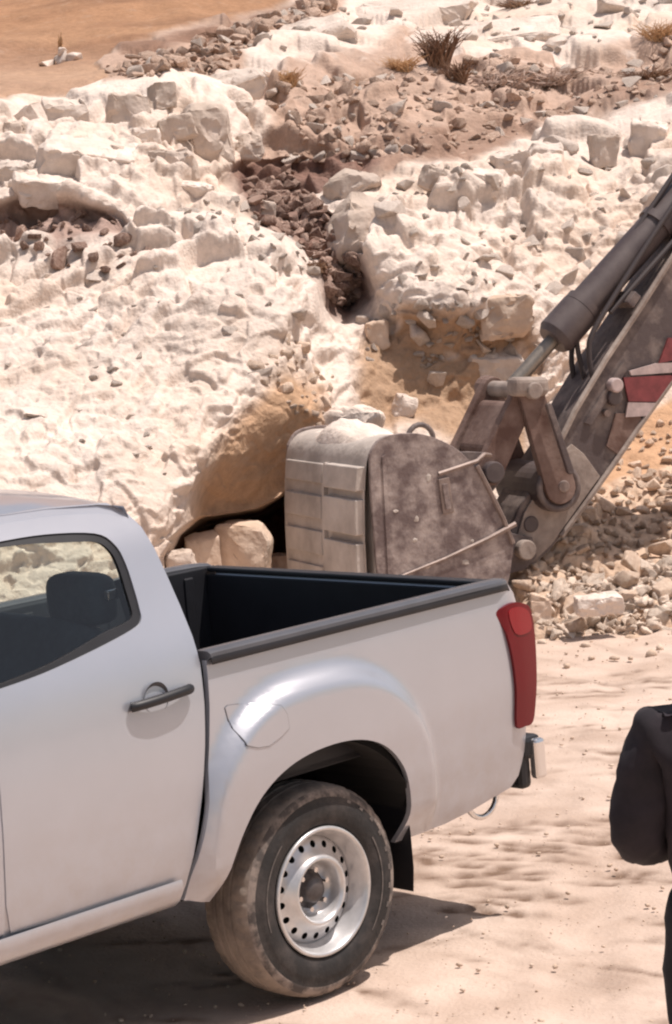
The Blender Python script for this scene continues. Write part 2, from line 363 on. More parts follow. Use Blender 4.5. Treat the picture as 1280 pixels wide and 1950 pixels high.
def terrain():
    def ax(f0, f1, h, lo, hi):
        def grow(p, lim, sg):
            a = [p]; s = h
            while (a[-1] - lim) * sg < 0:
                s = min(s * 1.06, 5.0) if abs(a[-1] - p) < 430 else s * 1.22
                a.append(min(lim, a[-1] + s) if sg > 0 else max(lim, a[-1] - s))
            return a
        return np.array(grow(f0, lo, -1)[::-1][:-1] + list(np.arange(f0, f1, h)) + grow(f1, hi, 1))
    us = ax(-50, 1330, 1.65, -1500, 2800); vs_ = ax(-30, 1250, 1.65, -700, 1500)
    nu, nv = len(us), len(vs_)
    # smooth base depth from the control points (linear-kernel RBF on a coarse grid)
    ct = np.array(CTRL, float); A = ct[:, :2] / 500.0
    r = np.sqrt(((A[:, None] - A[None]) ** 2).sum(2) + 0.0015)
    n = len(A); Mx = np.zeros((n + 3, n + 3)); Mx[:n, :n] = r; Mx[:n, n] = 1; Mx[:n, n + 1:] = A; Mx[n:, :n] = Mx[:n, n:].T
    sol = np.linalg.solve(Mx, np.r_[ct[:, 2], 0, 0, 0])
    cu = np.r_[np.arange(-1500, -60, 60), np.arange(-60, 1360, 6), np.arange(1380, 2801, 60)]; cv = np.r_[np.arange(-700, -40, 40), np.arange(-40, 1300, 6), np.arange(1310, 1520, 40)]
    GU, GV = np.meshgrid(cu, cv); G = np.stack([GU.ravel(), GV.ravel()], 1) / 500.0
    K = np.sqrt(((G[:, None] - A[None]) ** 2).sum(2) + 0.0015)
    D0 = (K @ sol[:n] + sol[n] + G @ sol[n + 1:]).reshape(GU.shape)
    iu = np.interp(us, cu, np.arange(len(cu))); iv = np.interp(vs_, cv, np.arange(len(cv)))
    i0 = np.clip(iu.astype(int), 0, len(cu) - 2); j0 = np.clip(iv.astype(int), 0, len(cv) - 2); fu = (iu - i0)[None]; fv = (iv - j0)[:, None]
    D = D0[j0][:, i0] * (1 - fv) * (1 - fu) + D0[j0][:, i0 + 1] * (1 - fv) * fu + D0[j0 + 1][:, i0] * fv * (1 - fu) + D0[j0 + 1][:, i0 + 1] * fv * fu
    UU, VV = np.meshgrid(us, vs_); U = UU.ravel(); V = VV.ravel(); D = D.ravel()
    rays = cF[None] + cR[None] * ((U - CX) / FP)[:, None] - cU[None] * ((V - CY) / FP)[:, None]
    P = cP + rays * (D / rays[:, 1])[:, None]
    fine = (U > -460) & (U < 1760) & (V > -200) & (V < 1400)
    W = np.stack([U, V], 1)
    Pn = P[fine]
    wx = 16 * fbm(Pn, 0.5, 101, 3); wy = 12 * fbm(Pn, 0.5, 111, 3)
    Wf = W[fine] + np.stack([wx, wy], 1)
    M = {}
    for k, pl in POLY.items():
        mk = np.zeros(len(U))
        Wx = Wf if k not in ('cave',) else W[fine] + 0.25 * np.stack([wx, wy], 1)
        ins = inside(Wx, pl); d = pdist(Wx, pl); sd = np.where(ins, d, -d)
        w = {'cave': 5, 'under': 24, 'recess': 20, 'dirt': 6, 'ledge': 12}.get(k, 10)
        mk[fine] = sstep(-w, w, sd)
        cs = ~fine; mk[cs] = inside(W[cs], pl)
        M[k] = mk
        if k == 'under': sd_under = np.zeros(len(U)); sd_under[fine] = np.clip(sd, 0, 200)
        if k == 'recess': sd_rec = np.zeros(len(U)); sd_rec[fine] = np.clip(sd, 0, 200)
    # underside of the left mass turns back towards its lower lip, the cave lies behind it
    D2 = D.copy()
    D2 += M['under'] * np.clip((V - 690) / 290.0, 0, 1) ** 1.6 * 0.65
    D2 += M['gully'] * 0.38 + M['gully2'] * 0.35 + M['recess'] * (0.10 + 0.14 * np.clip(sd_rec / 50, 0, 1))
    def bl2(a, k):
        for ax2 in (0, 1):
            pad = [(0, 0), (0, 0)]; pad[ax2] = (k + 1, k); q = np.cumsum(np.pad(a, pad, mode='edge'), axis=ax2); n2 = a.shape[ax2]
            a = (np.take(q, np.arange(2 * k + 1, 2 * k + 1 + n2), axis=ax2) - np.take(q, np.arange(0, n2), axis=ax2)) / (2 * k + 1)
        return a
    D2g = bl2(bl2(bl2(D2.reshape(nv, nu), 4), 5), 4); D2 = np.where(fine, D2g.ravel(), D2) + M['cave'] * 2.1
    P = cP + rays * (D2 / rays[:, 1])[:, None]
    # smooth normals of the base
    Pg = P.reshape(nv, nu, 3); du = np.gradient(Pg, axis=1); dv = np.gradient(Pg, axis=0)
    N = np.cross(du, dv).reshape(-1, 3); N /= np.linalg.norm(N, axis=1)[:, None] + 1e-9
    flip = (N * rays).sum(1) > 0; N[flip] *= -1
    Ng = N.reshape(nv, nu, 3)
    for ax_ in (0, 1):
        for rep in range(2):
            pad = [(0, 0)] * 3; pad[ax_] = (6, 6); cs_ = np.cumsum(np.pad(Ng, pad, mode='edge'), axis=ax_)
            Ng = (np.take(cs_, np.arange(12, cs_.shape[ax_]), axis=ax_) - np.take(cs_, np.arange(0, cs_.shape[ax_] - 12), axis=ax_)) / 12
    N = Ng.reshape(-1, 3); N /= np.linalg.norm(N, axis=1)[:, None] + 1e-9
    # blend with a general facing so steps do not explode
    gen = np.array([0.0, -0.72, 0.69]); N = N * 0.5 + gen * 0.5; N /= np.linalg.norm(N, axis=1)[:, None]
    Q = P[fine].astype(np.float64)
    soft = np.clip(M['dirt'] + 0.0, 0, 1)[fine]; und = M['under'][fine]; rec = M['recess'][fine]; cav = M['cave'][fine]; gul = np.clip(M['gully'] + M['gully2'], 0, 1)[fine]
    led = np.clip(M['ledge'] + M['debris'], 0, 1)[fine]; pil = M['pile'][fine]; ora = M['orange2'][fine]
    gz = np.abs((N[fine] * rays[fine]).sum(1)) ; gb = np.abs(np.einsum('ij,ij->i', np.cross(du, dv).reshape(-1, 3)[fine], rays[fine]) / (np.linalg.norm(np.cross(du, dv).reshape(-1, 3)[fine], axis=1) * np.linalg.norm(rays[fine], axis=1) + 1e-12)); nom = (D2 * 1.65 / FP).reshape(nv, nu) * np.sqrt((np.gradient(us)[None] / 1.65) * (np.gradient(vs_)[:, None] / 1.65)); st = np.maximum(np.linalg.norm(dv, axis=2), np.linalg.norm(du, axis=2)) / nom; st = bl2(st, 3).ravel()[fine]; gr = sstep(6.5, 2.6, st); gm = sstep(11, 4.5, st)
    rock = np.clip(1 - soft - und * 0.6 - rec * 0.35 - cav - ora, 0.0, 1)
    # warped, tilted coordinates: beds dip down to the right
    a = radians(-28); Qr = Q.copy(); Qr[:, 0] = Q[:, 0] * cos(a) - Q[:, 2] * sin(a); Qr[:, 2] = Q[:, 0] * sin(a) + Q[:, 2] * cos(a)
    wv = np.stack([fbm(Q, 0.5, 200, 3), fbm(Q, 0.5, 210, 3), fbm(Q, 0.5, 220, 3)], 1) * 0.12
    Qw = Qr + wv
    d = 0.16 * fbm(Q, 1.5, 1, 3) + 0.0
    top = 0.30 + 0.70 * sstep(620, 420, V[fine] + 0.12 * (U[fine] - 640))       # blocky above, worn and pocked below
    F1, F2, R, E = worley(Qw * np.array([0.75, 1, 1.35]), 0.62, 50)
    blk = (0.10 * R[0] + 0.17 * (R[1] * E[:, 0] + R[2] * E[:, 2]) - 0.06 * np.exp(-(F2 - F1) / 0.05)) * top
    F1, F2, R, E = worley(Qw * np.array([0.7, 1, 1.4]), 0.26, 60)
    blk2 = (0.034 * R[0] + 0.075 * (R[1] * E[:, 0] + R[2] * E[:, 2]) - 0.012 * np.exp(-(F2 - F1) / 0.06)) * (0.40 + 0.75 * top)
    F1, F2, R, E = worley((Qw + 0.03 * vnoise(Q, 0.1, 5)[:, None]) * np.array([0.55, 1, 1.5]), 0.11, 70)
    blk3 = 0.015 * R[0] + 0.03 * (R[1] * E[:, 0] + R[2] * E[:, 2])
    # elongated pocks
    F1p, F2p, Rp, Ep = worley((Qw + 0.035 * vnoise(Q, 0.09, 6)[:, None] + 0.02 * vnoise(Q, 0.03, 8)[:, None]) * np.array([0.5, 0.7, 1.35]), 0.155, 80)
    pk = vnoise(Q, 0.7, 88)
    pock = -0.050 * sstep(0.0, 0.35, Rp[0] + 0.6 * pk) * sstep(0.60, 0.15, F1p)
    fine_n = 0.032 * fbm(Q, 0.22, 90, 4)
    dr = d + rock * (blk * (0.3 + 0.7 * gm) + (blk2 + blk3 * (0.8 + 0.4 * top) + pock) * gr + fine_n * 0.8 * gm)
    dr += soft * (0.07 * fbm(Q, 0.9, 95, 5) + 0.03 * fbm(Q, 0.2, 93, 3))
    dr += und * 0.10 * fbm(Q, 0.6, 197, 3) + (und + rec + ora + cav) * (0.07 * fbm(Q * np.array([1, 1, 0.5]), 0.35, 97, 4))
    F1, F2, Rl, El = worley(Q, 0.16, 160)
    dr += led * gm * (0.07 * fbm(Q, 0.35, 98, 4) + 0.05 * (Rl[0] > 0) * sstep(.6, .2, F1)) + gul * 0.09 * fbm(Q, 0.28, 99, 4)
    dr += pil * (0.05 * fbm(Q, 0.2, 96, 4))
    dsp = np.zeros(len(U)); dsp[fine] = dr
    dsp = bl2(bl2(dsp.reshape(nv, nu), 1), 1).ravel()
    ef = np.minimum.reduce([sstep(-460, -360, U), sstep(1760, 1660, U), sstep(-200, -100, V), sstep(1400, 1290, V)])
    dsp *= ef
    # big rolling shape outside the fine window
    P = P + N * dsp[:, None]
    out = ~fine; 
    P[out] += N[out] * (0.25 * fbm(P[out], 2.2, 7, 3) * (1 - ef[out]))[:, None]
    Pg = P.reshape(nv, nu, 3).copy()
    def blur(A_, axn, k):
        pad = [(0, 0)] * A_.ndim; pad[axn] = (k, k); q = np.cumsum(np.pad(A_, [(0, 0) if i != axn else (k + 1, k) for i in range(A_.ndim)], mode='edge'), axis=axn); n_ = A_.shape[axn]
        return (np.take(q, np.arange(2 * k + 1, 2 * k + 1 + n_), axis=axn) - np.take(q, np.arange(0, n_), axis=axn)) / (2 * k + 1)
    finem = (fine).reshape(nv, nu)
    Pb = (cP + rays * (D2 / rays[:, 1])[:, None]).reshape(nv, nu, 3); Lv0 = np.full((nv, nu), 1.0); Lu0 = np.full((nv, nu), 1.0)
    Lv0[1:-1] = np.linalg.norm(Pb[2:] - Pb[:-2], axis=2); Lu0[:, 1:-1] = np.linalg.norm(Pb[:, 2:] - Pb[:, :-2], axis=2)
    Lv0 = np.minimum(blur(blur(Lv0, 0, 8), 1, 8), 0.12); Lu0 = np.minimum(blur(blur(Lu0, 0, 8), 1, 8), 0.05)
    for it in range(4):
        Lv = np.zeros((nv, nu)); Lv[1:-1] = np.linalg.norm(Pg[2:] - Pg[:-2], axis=2); Lu = np.zeros((nv, nu)); Lu[:, 1:-1] = np.linalg.norm(Pg[:, 2:] - Pg[:, :-2], axis=2)
        Lm = np.maximum(Lv, Lu); w_ = np.maximum(sstep(1.9, 3.8, Lv / (Lv0 + .004)), sstep(2.2, 4.5, Lu / (Lu0 + .004))) * finem; w_ = np.clip(blur(blur(w_, 0, 2), 1, 2) * 2.2, 0, 1)[:, :, None]
        Pg = Pg * (1 - w_) + blur(blur(Pg, 1, 4), 0, 1) * w_
    P = Pg.reshape(-1, 3)
    # earth colours of each bed, plus painted shade at the ledge lip and cave
    col = np.tile(np.array(ROCK), (len(U), 1))
    v1 = np.zeros(len(U)); v1[fine] = fbm(Q, 0.8, 130, 4)
    warm = sstep(-0.15, 0.45, v1)[:, None] * 0.6
    col = col * (1 - warm) + np.array((0.62, 0.48, 0.38)) * warm
    def mixc(col, k, c, amt=1.0):
        w = (M[k] * amt)[:, None]; return col * (1 - w) + np.array(c) * w
    col = mixc(col, 'ledge', DEBRIS, 0.85); col = mixc(col, 'debris', DEBRIS, 0.9); col = mixc(col, 'dirt', DIRT)
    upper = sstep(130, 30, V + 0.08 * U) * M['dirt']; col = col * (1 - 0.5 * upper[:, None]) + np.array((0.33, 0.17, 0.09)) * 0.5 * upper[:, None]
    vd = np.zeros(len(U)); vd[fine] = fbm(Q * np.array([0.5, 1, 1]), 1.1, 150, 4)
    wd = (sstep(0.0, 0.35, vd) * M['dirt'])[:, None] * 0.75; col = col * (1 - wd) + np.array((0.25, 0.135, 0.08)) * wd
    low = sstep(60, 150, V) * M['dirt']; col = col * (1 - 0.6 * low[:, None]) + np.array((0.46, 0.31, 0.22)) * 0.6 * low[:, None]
    col = mixc(col, 'lip_shade_brown', (0.27, 0.17, 0.125), 0.75); col = mixc(col, 'darkband', (0.19, 0.105, 0.07), 0.85); col = mixc(col, 'gully', REDSOIL_SHADE, 0.9); col = mixc(col, 'gully2', (0.30, 0.19, 0.155), 0.8)  # ledge lip's shadow painted in: brown band and gully head
    col = mixc(col, 'pile', PILE); col = mixc(col, 'orange2', (0.50, 0.31, 0.19)); col = mixc(col, 'under', ORANGE, 0.95); col = mixc(col, 'recess', (0.40, 0.26, 0.165), 0.95)
    # white crust patches inside the recess
    v2 = np.zeros(len(U)); v2[fine] = fbm(Q, 0.5, 140, 4)
    w = (M['recess'] * sstep(0.28, 0.46, v2))[:, None] * 0.55; col = col * (1 - w) + np.array(ROCK) * w
    w = (M['ledge'] * sstep(0.15, 0.3, v2) * sstep(170, 90, V))[:, None] * 0.8; col = col * (1 - w) + np.array(ROCK) * w
    w = (np.clip(M['cave'] - M['under'], 0, 1))[:, None]; col = col * (1 - w) + np.array((0.16, 0.07, 0.04)) * w  # the hollow's shade is painted as a very dark brown
    I = np.arange(nu * nv).reshape(nv, nu)
    F = np.stack([I[:-1, :-1].ravel(), I[1:, :-1].ravel(), I[1:, 1:].ravel(), I[:-1, 1:].ravel()], 1)
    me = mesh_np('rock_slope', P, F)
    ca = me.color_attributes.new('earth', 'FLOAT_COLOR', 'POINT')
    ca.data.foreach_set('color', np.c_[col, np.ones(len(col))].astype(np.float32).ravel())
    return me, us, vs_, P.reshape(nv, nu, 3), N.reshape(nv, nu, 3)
me_t, TU, TV, TP_, TN_ = terrain()
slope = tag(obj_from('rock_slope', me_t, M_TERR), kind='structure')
def surf(px, py):
    i = int(np.clip(np.searchsorted(TU, px), 0, len(TU) - 1)); j = int(np.clip(np.searchsorted(TV, py), 0, len(TV) - 1))
    return Vector(TP_[j, i]), Vector(TN_[j, i])

# ------------------------------------------------------------------ pickup truck
M_PAINT = mat('silver_paint', (0.47, 0.485, 0.535), 0.34, 0.56, spec=0.5, coat=0.8, var=0.03, vscale=1.5)
nt_ = M_PAINT.node_tree; b_ = nt_.nodes['Principled BSDF']; src = b_.inputs['Base Color'].links[0].from_socket
tc_ = nt_.nodes.new('ShaderNodeTexCoord'); sx_ = nt_.nodes.new('ShaderNodeSeparateXYZ'); nt_.links.new(tc_.outputs['Object'], sx_.inputs[0])
r1 = nt_.nodes.new('ShaderNodeMapRange'); r1.inputs[1].default_value = 0.95; r1.inputs[2].default_value = 0.42; r1.inputs[3].default_value = 0.03; r1.inputs[4].default_value = 0.55; nt_.links.new(sx_.outputs[2], r1.inputs[0])
n1 = nt_.nodes.new('ShaderNodeTexNoise'); n1.inputs['Scale'].default_value = 9; n1.inputs['Detail'].default_value = 8; n1.inputs['Roughness'].default_value = 0.7; nt_.links.new(tc_.outputs['Object'], n1.inputs['Vector'])
r2 = nt_.nodes.new('ShaderNodeMapRange'); r2.inputs[1].default_value = 0.35; r2.inputs[2].default_value = 0.7; nt_.links.new(n1.outputs['Fac'], r2.inputs[0])
m1 = nt_.nodes.new('ShaderNodeMath'); m1.operation = 'MULTIPLY'; nt_.links.new(r1.outputs[0], m1.inputs[0]); nt_.links.new(r2.outputs[0], m1.inputs[1])
mx_ = nt_.nodes.new('ShaderNodeMix'); mx_.data_type = 'RGBA'; mx_.inputs['B'].default_value = (0.40, 0.32, 0.265, 1); nt_.links.new(m1.outputs[0], mx_.inputs['Factor']); nt_.links.new(src, mx_.inputs['A']); nt_.links.new(mx_.outputs['Result'], b_.inputs['Base Color'])
for nm, lo_, hi_ in (('Roughness', 0.34, 0.75), ('Metallic', 0.56, 0.0), ('Coat Weight', 0.8, 0.1)):
    q_ = nt_.nodes.new('ShaderNodeMapRange'); q_.inputs[3].default_value = lo_; q_.inputs[4].default_value = hi_; nt_.links.new(m1.outputs[0], q_.inputs[0]); nt_.links.new(q_.outputs[0], b_.inputs[nm])
M_BLACKPL = mat('black_plastic', (0.012, 0.012, 0.015), 0.5, var=0.2, vscale=8)
M_LINER = mat('black_bed_liner', (0.012, 0.012, 0.016), 0.55, var=0.2, vscale=6)
M_RUBBER = mat('dusty_tyre_rubber', (0.018, 0.016, 0.016), 0.75, col2=(0.065, 0.054, 0.050), vscale=9, lo=0.45, hi=0.75, bump=0.002, bscale=60)
M_SHOULDER = mat('dust_rubbed_shoulder', (0.075, 0.063, 0.058), 0.9, col2=(0.27, 0.22, 0.19), vscale=16, lo=0.42, hi=0.6)
M_MOULD = mat('worn_sidewall_lettering', (0.085, 0.075, 0.07), 0.8, col2=(0.20, 0.17, 0.155), vscale=25)
M_TREAD = mat('dust_caked_tread', (0.13, 0.105, 0.09), 0.95, col2=(0.29, 0.235, 0.195), vscale=7, bump=0.004, bscale=35)
M_STEEL = mat('silver_wheel_steel', (0.60, 0.59, 0.59), 0.32, 0.55, var=0.12, vscale=14)
M_DARKMETAL = mat('dark_hub_metal', (0.09, 0.08, 0.08), 0.45, 0.4, var=0.3, vscale=20)
M_CHROME = mat('chrome', (0.75, 0.73, 0.72), 0.18, 0.9)
M_DARKGAP = mat('underbody_black', (0.010, 0.009, 0.009), 0.9)
M_SEAT = mat('dark_grey_seat_cloth', (0.085, 0.115, 0.145), 0.85, var=0.2, vscale=12)
M_TRIM = mat('grey_interior_trim', (0.12, 0.12, 0.13), 0.7, var=0.1)
M_RAIL = mat('sheen_grey_plastic', (0.085, 0.085, 0.095), 0.38, var=0.1)  # sky highlight on the black rail top painted as grey; handle recesses share it
def red_lens():
    m = mat('red_lens', (0.135, 0.003, 0.008), 0.22, spec=0.35); return m
M_RED = red_lens()
M_REDLIT = mat('bright_red_lens', (0.24, 0.008, 0.014), 0.22)
def glass():
    m = bpy.data.materials.new('tinted_glass'); m.use_nodes = True; nt = m.node_tree; nt.nodes.clear()
    o = nt.nodes.new('ShaderNodeOutputMaterial'); t = nt.nodes.new('ShaderNodeBsdfTransparent'); g = nt.nodes.new('ShaderNodeBsdfGlossy'); mx = nt.nodes.new('ShaderNodeMixShader'); f = nt.nodes.new('ShaderNodeFresnel')
    t.inputs[0].default_value = (0.82, 0.87, 0.83, 1); g.inputs['Roughness'].default_value = 0.02; g.inputs[0].default_value = (1, 1, 1, 1); f.inputs[0].default_value = 1.6
    nt.links.new(f.outputs[0], mx.inputs[0]); nt.links.new(t.outputs[0], mx.inputs[1]); nt.links.new(g.outputs[0], mx.inputs[2]); nt.links.new(mx.outputs[0], o.inputs[0]); return m
M_GLASS = glass()

TROT = radians(44.5)
truck = empty('pickup_truck', (-0.1574, 7.895, 0.0), TROT)
tag(truck, 'silver double cab pickup truck with an open black-lined bed, parked on the dusty ground', 'pickup truck')
YC = 0.88       # half-width axis; near side skin about y=0
ZT = [.36, .44, .50, .65, .85, 1.0, 1.15, 1.25, 1.30, 1.45, 1.65, 1.74, 1.9]
YT = [.10, .055, .025, .0, -.01, -.005, .012, .030, .045, .11, .19, .25, .33]
ZB = [.36, .44, .5, .65, .85, 1.0, 1.15, 1.25]
YB = [.085, .045, .03, .005, -.01, -.007, .003, .017]
def smooth_interp(z, Z, Y):
    r = np.zeros(len(z))
    for k in (-0.04, -0.02, 0, 0.02, 0.04): r += np.interp(z + k, Z, Y)
    return r / 5
def y_cab(x, z): return smooth_interp(z, ZT, YT) + 0.02 * np.clip((-x - 2.2) / 1.5, 0, 1)
def flare(x, z, cx=0.03, cz=0.45, A=0.60, B=0.685):
    s = (np.abs((x - cx) / A) ** 2.5 + np.abs(np.maximum(z - cz, 0) / B) ** 2.5) ** (1 / 2.5)
    return -0.05 * sstep(1.0, 0.89, s) * sstep(0.40, 0.56, z)
def y_bed(x, z): return smooth_interp(z, ZB, YB) + 1.15 * flare(x, z) + 0.05 * sstep(1.02, 1.22, x) ** 2
def y_front(x, z): return smooth_interp(z, ZB, YB) + flare(x + 3.095, z, 0, 0.45, 0.60, 0.62) + 0.12 * sstep(-3.5, -4.05, x)

def panel(name, outline, yfun, m, parent, holes=(), h=0.035, thick=0.022, side=1, smooth_deg=40):
    outs = [densify(outline, h)] + [densify(q, h) for q in holes]
    verts = []; edges = []
    for o in outs:
        b = len(verts); verts += o; edges += [(b + i, b + (i + 1) % len(o)) for i in range(len(o))]
    nb = len(verts)
    xs = [p[0] for p in outline]; zs = [p[1] for p in outline]
    gx, gz = np.meshgrid(np.arange(min(xs) + h / 2, max(xs), h), np.arange(min(zs) + h / 2, max(zs), h)); G = np.stack([gx.ravel(), gz.ravel()], 1)
    k = inside(G, outs[0]) & (pdist(G, outs[0]) > h * 0.45)
    for q in outs[1:]: k &= ~inside(G, q) & (pdist(G, q) > h * 0.45)
    verts += [tuple(p) for p in G[k]]
    r = delaunay_2d_cdt([Vector(v) for v in verts], edges, [], 0, 1e-5)
    V2 = np.array([tuple(v) for v in r[0]]); T = np.array([f for f in r[2] if len(f) == 3])
    cen = V2[T].mean(1); keep = inside(cen, outs[0])
    for q in outs[1:]: keep &= ~inside(cen, q)
    T = T[keep]
    y = yfun(V2[:, 0], V2[:, 1])
    cnt = {}
    for t in T:
        for a, b in ((t[0], t[1]), (t[1], t[2]), (t[2], t[0])): cnt[(a, b)] = 1
    bd = [(a, b) for (a, b) in cnt if (b, a) not in cnt]
    V3 = np.c_[V2[:, 0], y, V2[:, 1]]; Vin = V3 + np.array([0, thick, 0]); n = len(V3)
    F = [list(t) for t in T]
    for a, b in bd: F += [[a, a + n, b], [b, a + n, b + n]]
    V = np.r_[V3, Vin]
    if side < 0: V[:, 1] = 2 * YC - V[:, 1]
    me = bpy.data.meshes.new(name); me.from_pydata([tuple(v) for v in V], [], F)
    bm = bmesh.new(); bm.from_mesh(me); bmesh.ops.delete(bm, geom=[v for v in bm.verts if not v.link_faces], context='VERTS')
    bmesh.ops.recalc_face_normals(bm, faces=bm.faces[:])
    # an open sheet: make the outer skin face outwards
    sk = max(bm.faces, key=lambda f: f.calc_area() * abs(f.normal.y)); 
    if sk.normal.y * side > 0: bmesh.ops.reverse_faces(bm, faces=bm.faces[:])
    bm.to_mesh(me); bm.free()
    me.polygons.foreach_set('use_smooth', np.ones(len(me.polygons), dtype=bool)); me.set_sharp_from_angle(angle=radians(smooth_deg))
    return obj_from(name, me, m, parent)

win_r = catmull([(-1.245, 1.296), (-1.05, 1.312), (-0.83, 1.345), (-0.66, 1.378), (-0.612, 1.40), (-0.600, 1.44), (-0.594, 1.50), (-0.592, 1.58), (-0.608, 1.645), (-0.665, 1.688), (-0.85, 1.712), (-1.05, 1.716), (-1.245, 1.712)], 4)
door_r = [(-1.30, 0.560)] + catmull([(-0.625, 0.532), (-0.600, 0.575), (-0.578, 0.64), (-0.545, 0.76), (-0.500, 0.98), (-0.474, 1.12), (-0.464, 1.25), (-0.462, 1.37), (-0.468, 1.50), (-0.482, 1.60), (-0.505, 1.675), (-0.55, 1.725), (-0.64, 1.748), (-0.85, 1.762), (-1.30, 1.768)], 4) + [(-1.296, 1.25), (-1.293, 1.06), (-1.303, 0.92), (-1.310, 0.79), (-1.315, 0.65)]
door_f = [(-2.30, 0.58), (-1.325, 0.563), (-1.317, 0.79), (-1.303, 1.06), (-1.306, 1.25), (-1.306, 1.768), (-1.65, 1.768), (-1.95, 1.67), (-2.28, 1.42), (-2.42, 1.26), (-2.44, 0.9)]
win_f = catmull([(-1.36, 1.285), (-2.20, 1.265), (-2.24, 1.30), (-2.12, 1.43), (-1.90, 1.60), (-1.66, 1.705), (-1.36, 1.712)], 3)
rear_strip = [(-0.618, 0.478), (-0.600, 0.478), (-0.552, 0.62), (-0.508, 0.79), (-0.470, 0.965), (-0.445, 1.098), (-0.430, 1.224), (-0.428, 1.318), (-0.432, 1.42), (-0.440, 1.51), (-0.452, 1.605), (-0.468, 1.68), (-0.50, 1.735), (-0.56, 1.772), (-0.80, 1.79), (-1.65, 1.80), (-1.95, 1.71), (-2.30, 1.44), (-2.47, 1.26), (-2.50, 0.9), (-2.44, 0.5), (-1.30, 0.478)]
bed_o = [(-0.588, 0.472), (-0.545, 0.60), (-0.497, 0.78), (-0.458, 0.955), (-0.433, 1.09), (-0.419, 1.20), (-0.416, 1.236), (0.3, 1.240), (1.075, 1.242), (1.10, 1.238), (1.135, 1.20), (1.150, 1.15), (1.155, 1.00), (1.152, 0.80), (1.140, 0.68), (1.125, 0.60), (1.085, 0.515), (1.04, 0.478), (0.95, 0.462), (0.83, 0.438), (0.69, 0.420), (0.50, 0.415), (0.425, 0.415)] 
arch = catmull([(0.425, 0.415), (0.433, 0.50), (0.420, 0.62), (0.386, 0.715), (0.311, 0.797), (0.212, 0.845), (0.085, 0.865), (-0.066, 0.857), (-0.193, 0.822), (-0.298, 0.757), (-0.375, 0.668), (-0.425, 0.575), (-0.462, 0.48), (-0.478, 0.438)], 4)
bed_out = bed_o[:-1] + arch + [(-0.52, 0.45)]
for sd in (1, -1):
    body = panel('cab_side', rear_strip, lambda x, z: y_cab(x, z) + 0.004, M_PAINT, truck, holes=[[(x * 1.0 + (0.012 if x < -1 else -0.012) * 0, z) for x, z in door_r], door_f], side=sd, h=0.05)
    # rubber weatherstrip visible in the gap
    dr = panel('rear_door', door_r, y_cab, M_PAINT, truck, holes=[win_r], side=sd)
    df = panel('front_door', door_f, y_cab, M_PAINT, truck, holes=[win_f], side=sd, h=0.05)
    for w, d in ((win_r, dr), (win_f, df)):
        P = np.array(w); c = P.mean(0)
        inner = [tuple(p + (c - p) / np.linalg.norm(c - p) * 0.030) for p in P]
        panel('window_seal', w, lambda x, z: y_cab(x, z) + 0.006, M_BLACKPL, d, holes=[inner], side=sd, h=0.03, thick=0.015)
        panel('window_glass', [tuple(p + (c - p) / np.linalg.norm(c - p) * 0.022) for p in P], lambda x, z: y_cab(x, z) + 0.012, M_GLASS, d, side=sd, h=0.06, thick=0.0001)
    bs = panel('bed_side', bed_out, y_bed, M_PAINT, truck, side=sd, h=0.024)
    # black gap filler behind shut lines
    sy = lambda y: y if sd > 0 else 2 * YC - y
    bm = bmesh.new()
    for (xa, xb) in ((-2.35, -0.60),):
        add_box(bm, ((xa + xb) / 2, sy(0.075), 0.86), (xb - xa, 0.02, 0.62))
    obj_bm('door_inner', bm, M_TRIM, truck)
    # sill below the doors
    bm = bmesh.new(); prof = [(0.000, 0.556), (-0.004, 0.540), (0.004, 0.512), (0.020, 0.482), (0.045, 0.462), (0.10, 0.455)]
    rows = []
    for xx in (-2.45, -1.9, -1.3, -0.9, -0.62):
        rows.append([bm.verts.new((xx, sy(y), z)) for y, z in prof])
    for a, b in zip(rows, rows[1:]):
        for i in range(len(prof) - 1): bm.faces.new((a[i], b[i], b[i + 1], a[i + 1]))
    obj_bm('sill', bm, M_PAINT, truck, smooth=True)
    # bed rail cap
    bm = bmesh.new(); pr = [(-0.006, 1.246), (-0.004, 1.258), (0.010, 1.266), (0.060, 1.266), (0.075, 1.256), (0.075, 1.20)]
    rows = []
    for xx, dz, dy in ((-0.412, 0, 0), (-0.40, 0.002, 0), (0.3, 0.002, 0), (0.9, 0.002, 0), (1.03, 0.0, 0.004), (1.09, -0.004, 0.022), (1.105, -0.016, 0.03)):
        rows.append([bm.verts.new((xx, sy(y + dy), z + dz)) for y, z in pr])
    for a, b in zip(rows, rows[1:]):
        for i in range(len(pr) - 1): bm.faces.new((a[i], b[i], b[i + 1], a[i + 1]))
    bm.faces.new(rows[0]); bm.faces.new(rows[-1])
    obj_bm('bed_rail_cap', bm, M_RAIL, truck, autosmooth=50)
    bm = bmesh.new(); pr = [(0.004, 1.220), (-0.006, 1.222), (-0.011, 1.232), (-0.006, 1.247)]
    rows = []
    for xx, dz, dy in ((-0.412, 0, 0), (0.3, 0.002, 0), (1.03, 0.0, 0.004), (1.09, -0.004, 0.022), (1.105, -0.016, 0.03)):
        rows.append([bm.verts.new((xx, sy(y + dy), z + dz)) for y, z in pr])
    for a, b in zip(rows, rows[1:]):
        for i in range(len(pr) - 1): bm.faces.new((a[i], b[i], b[i + 1], a[i + 1]))
    obj_bm('bed_rail_skirt', bm, M_LINER, truck, autosmooth=50)
    # inner bed wall
    bm = bmesh.new(); add_box(bm, (0.355, sy(0.088), 1.0), (1.53, 0.016, 0.50)); add_box(bm, (0.05, sy(0.20), 0.86), (0.84, 0.22, 0.20))
    for k in range(7): add_box(bm, (-0.3 + 0.21 * k, sy(0.099), 1.0), (0.05, 0.012, 0.44))
    obj_bm('bed_liner_side', bm, M_LINER, truck, bevel=0.006)
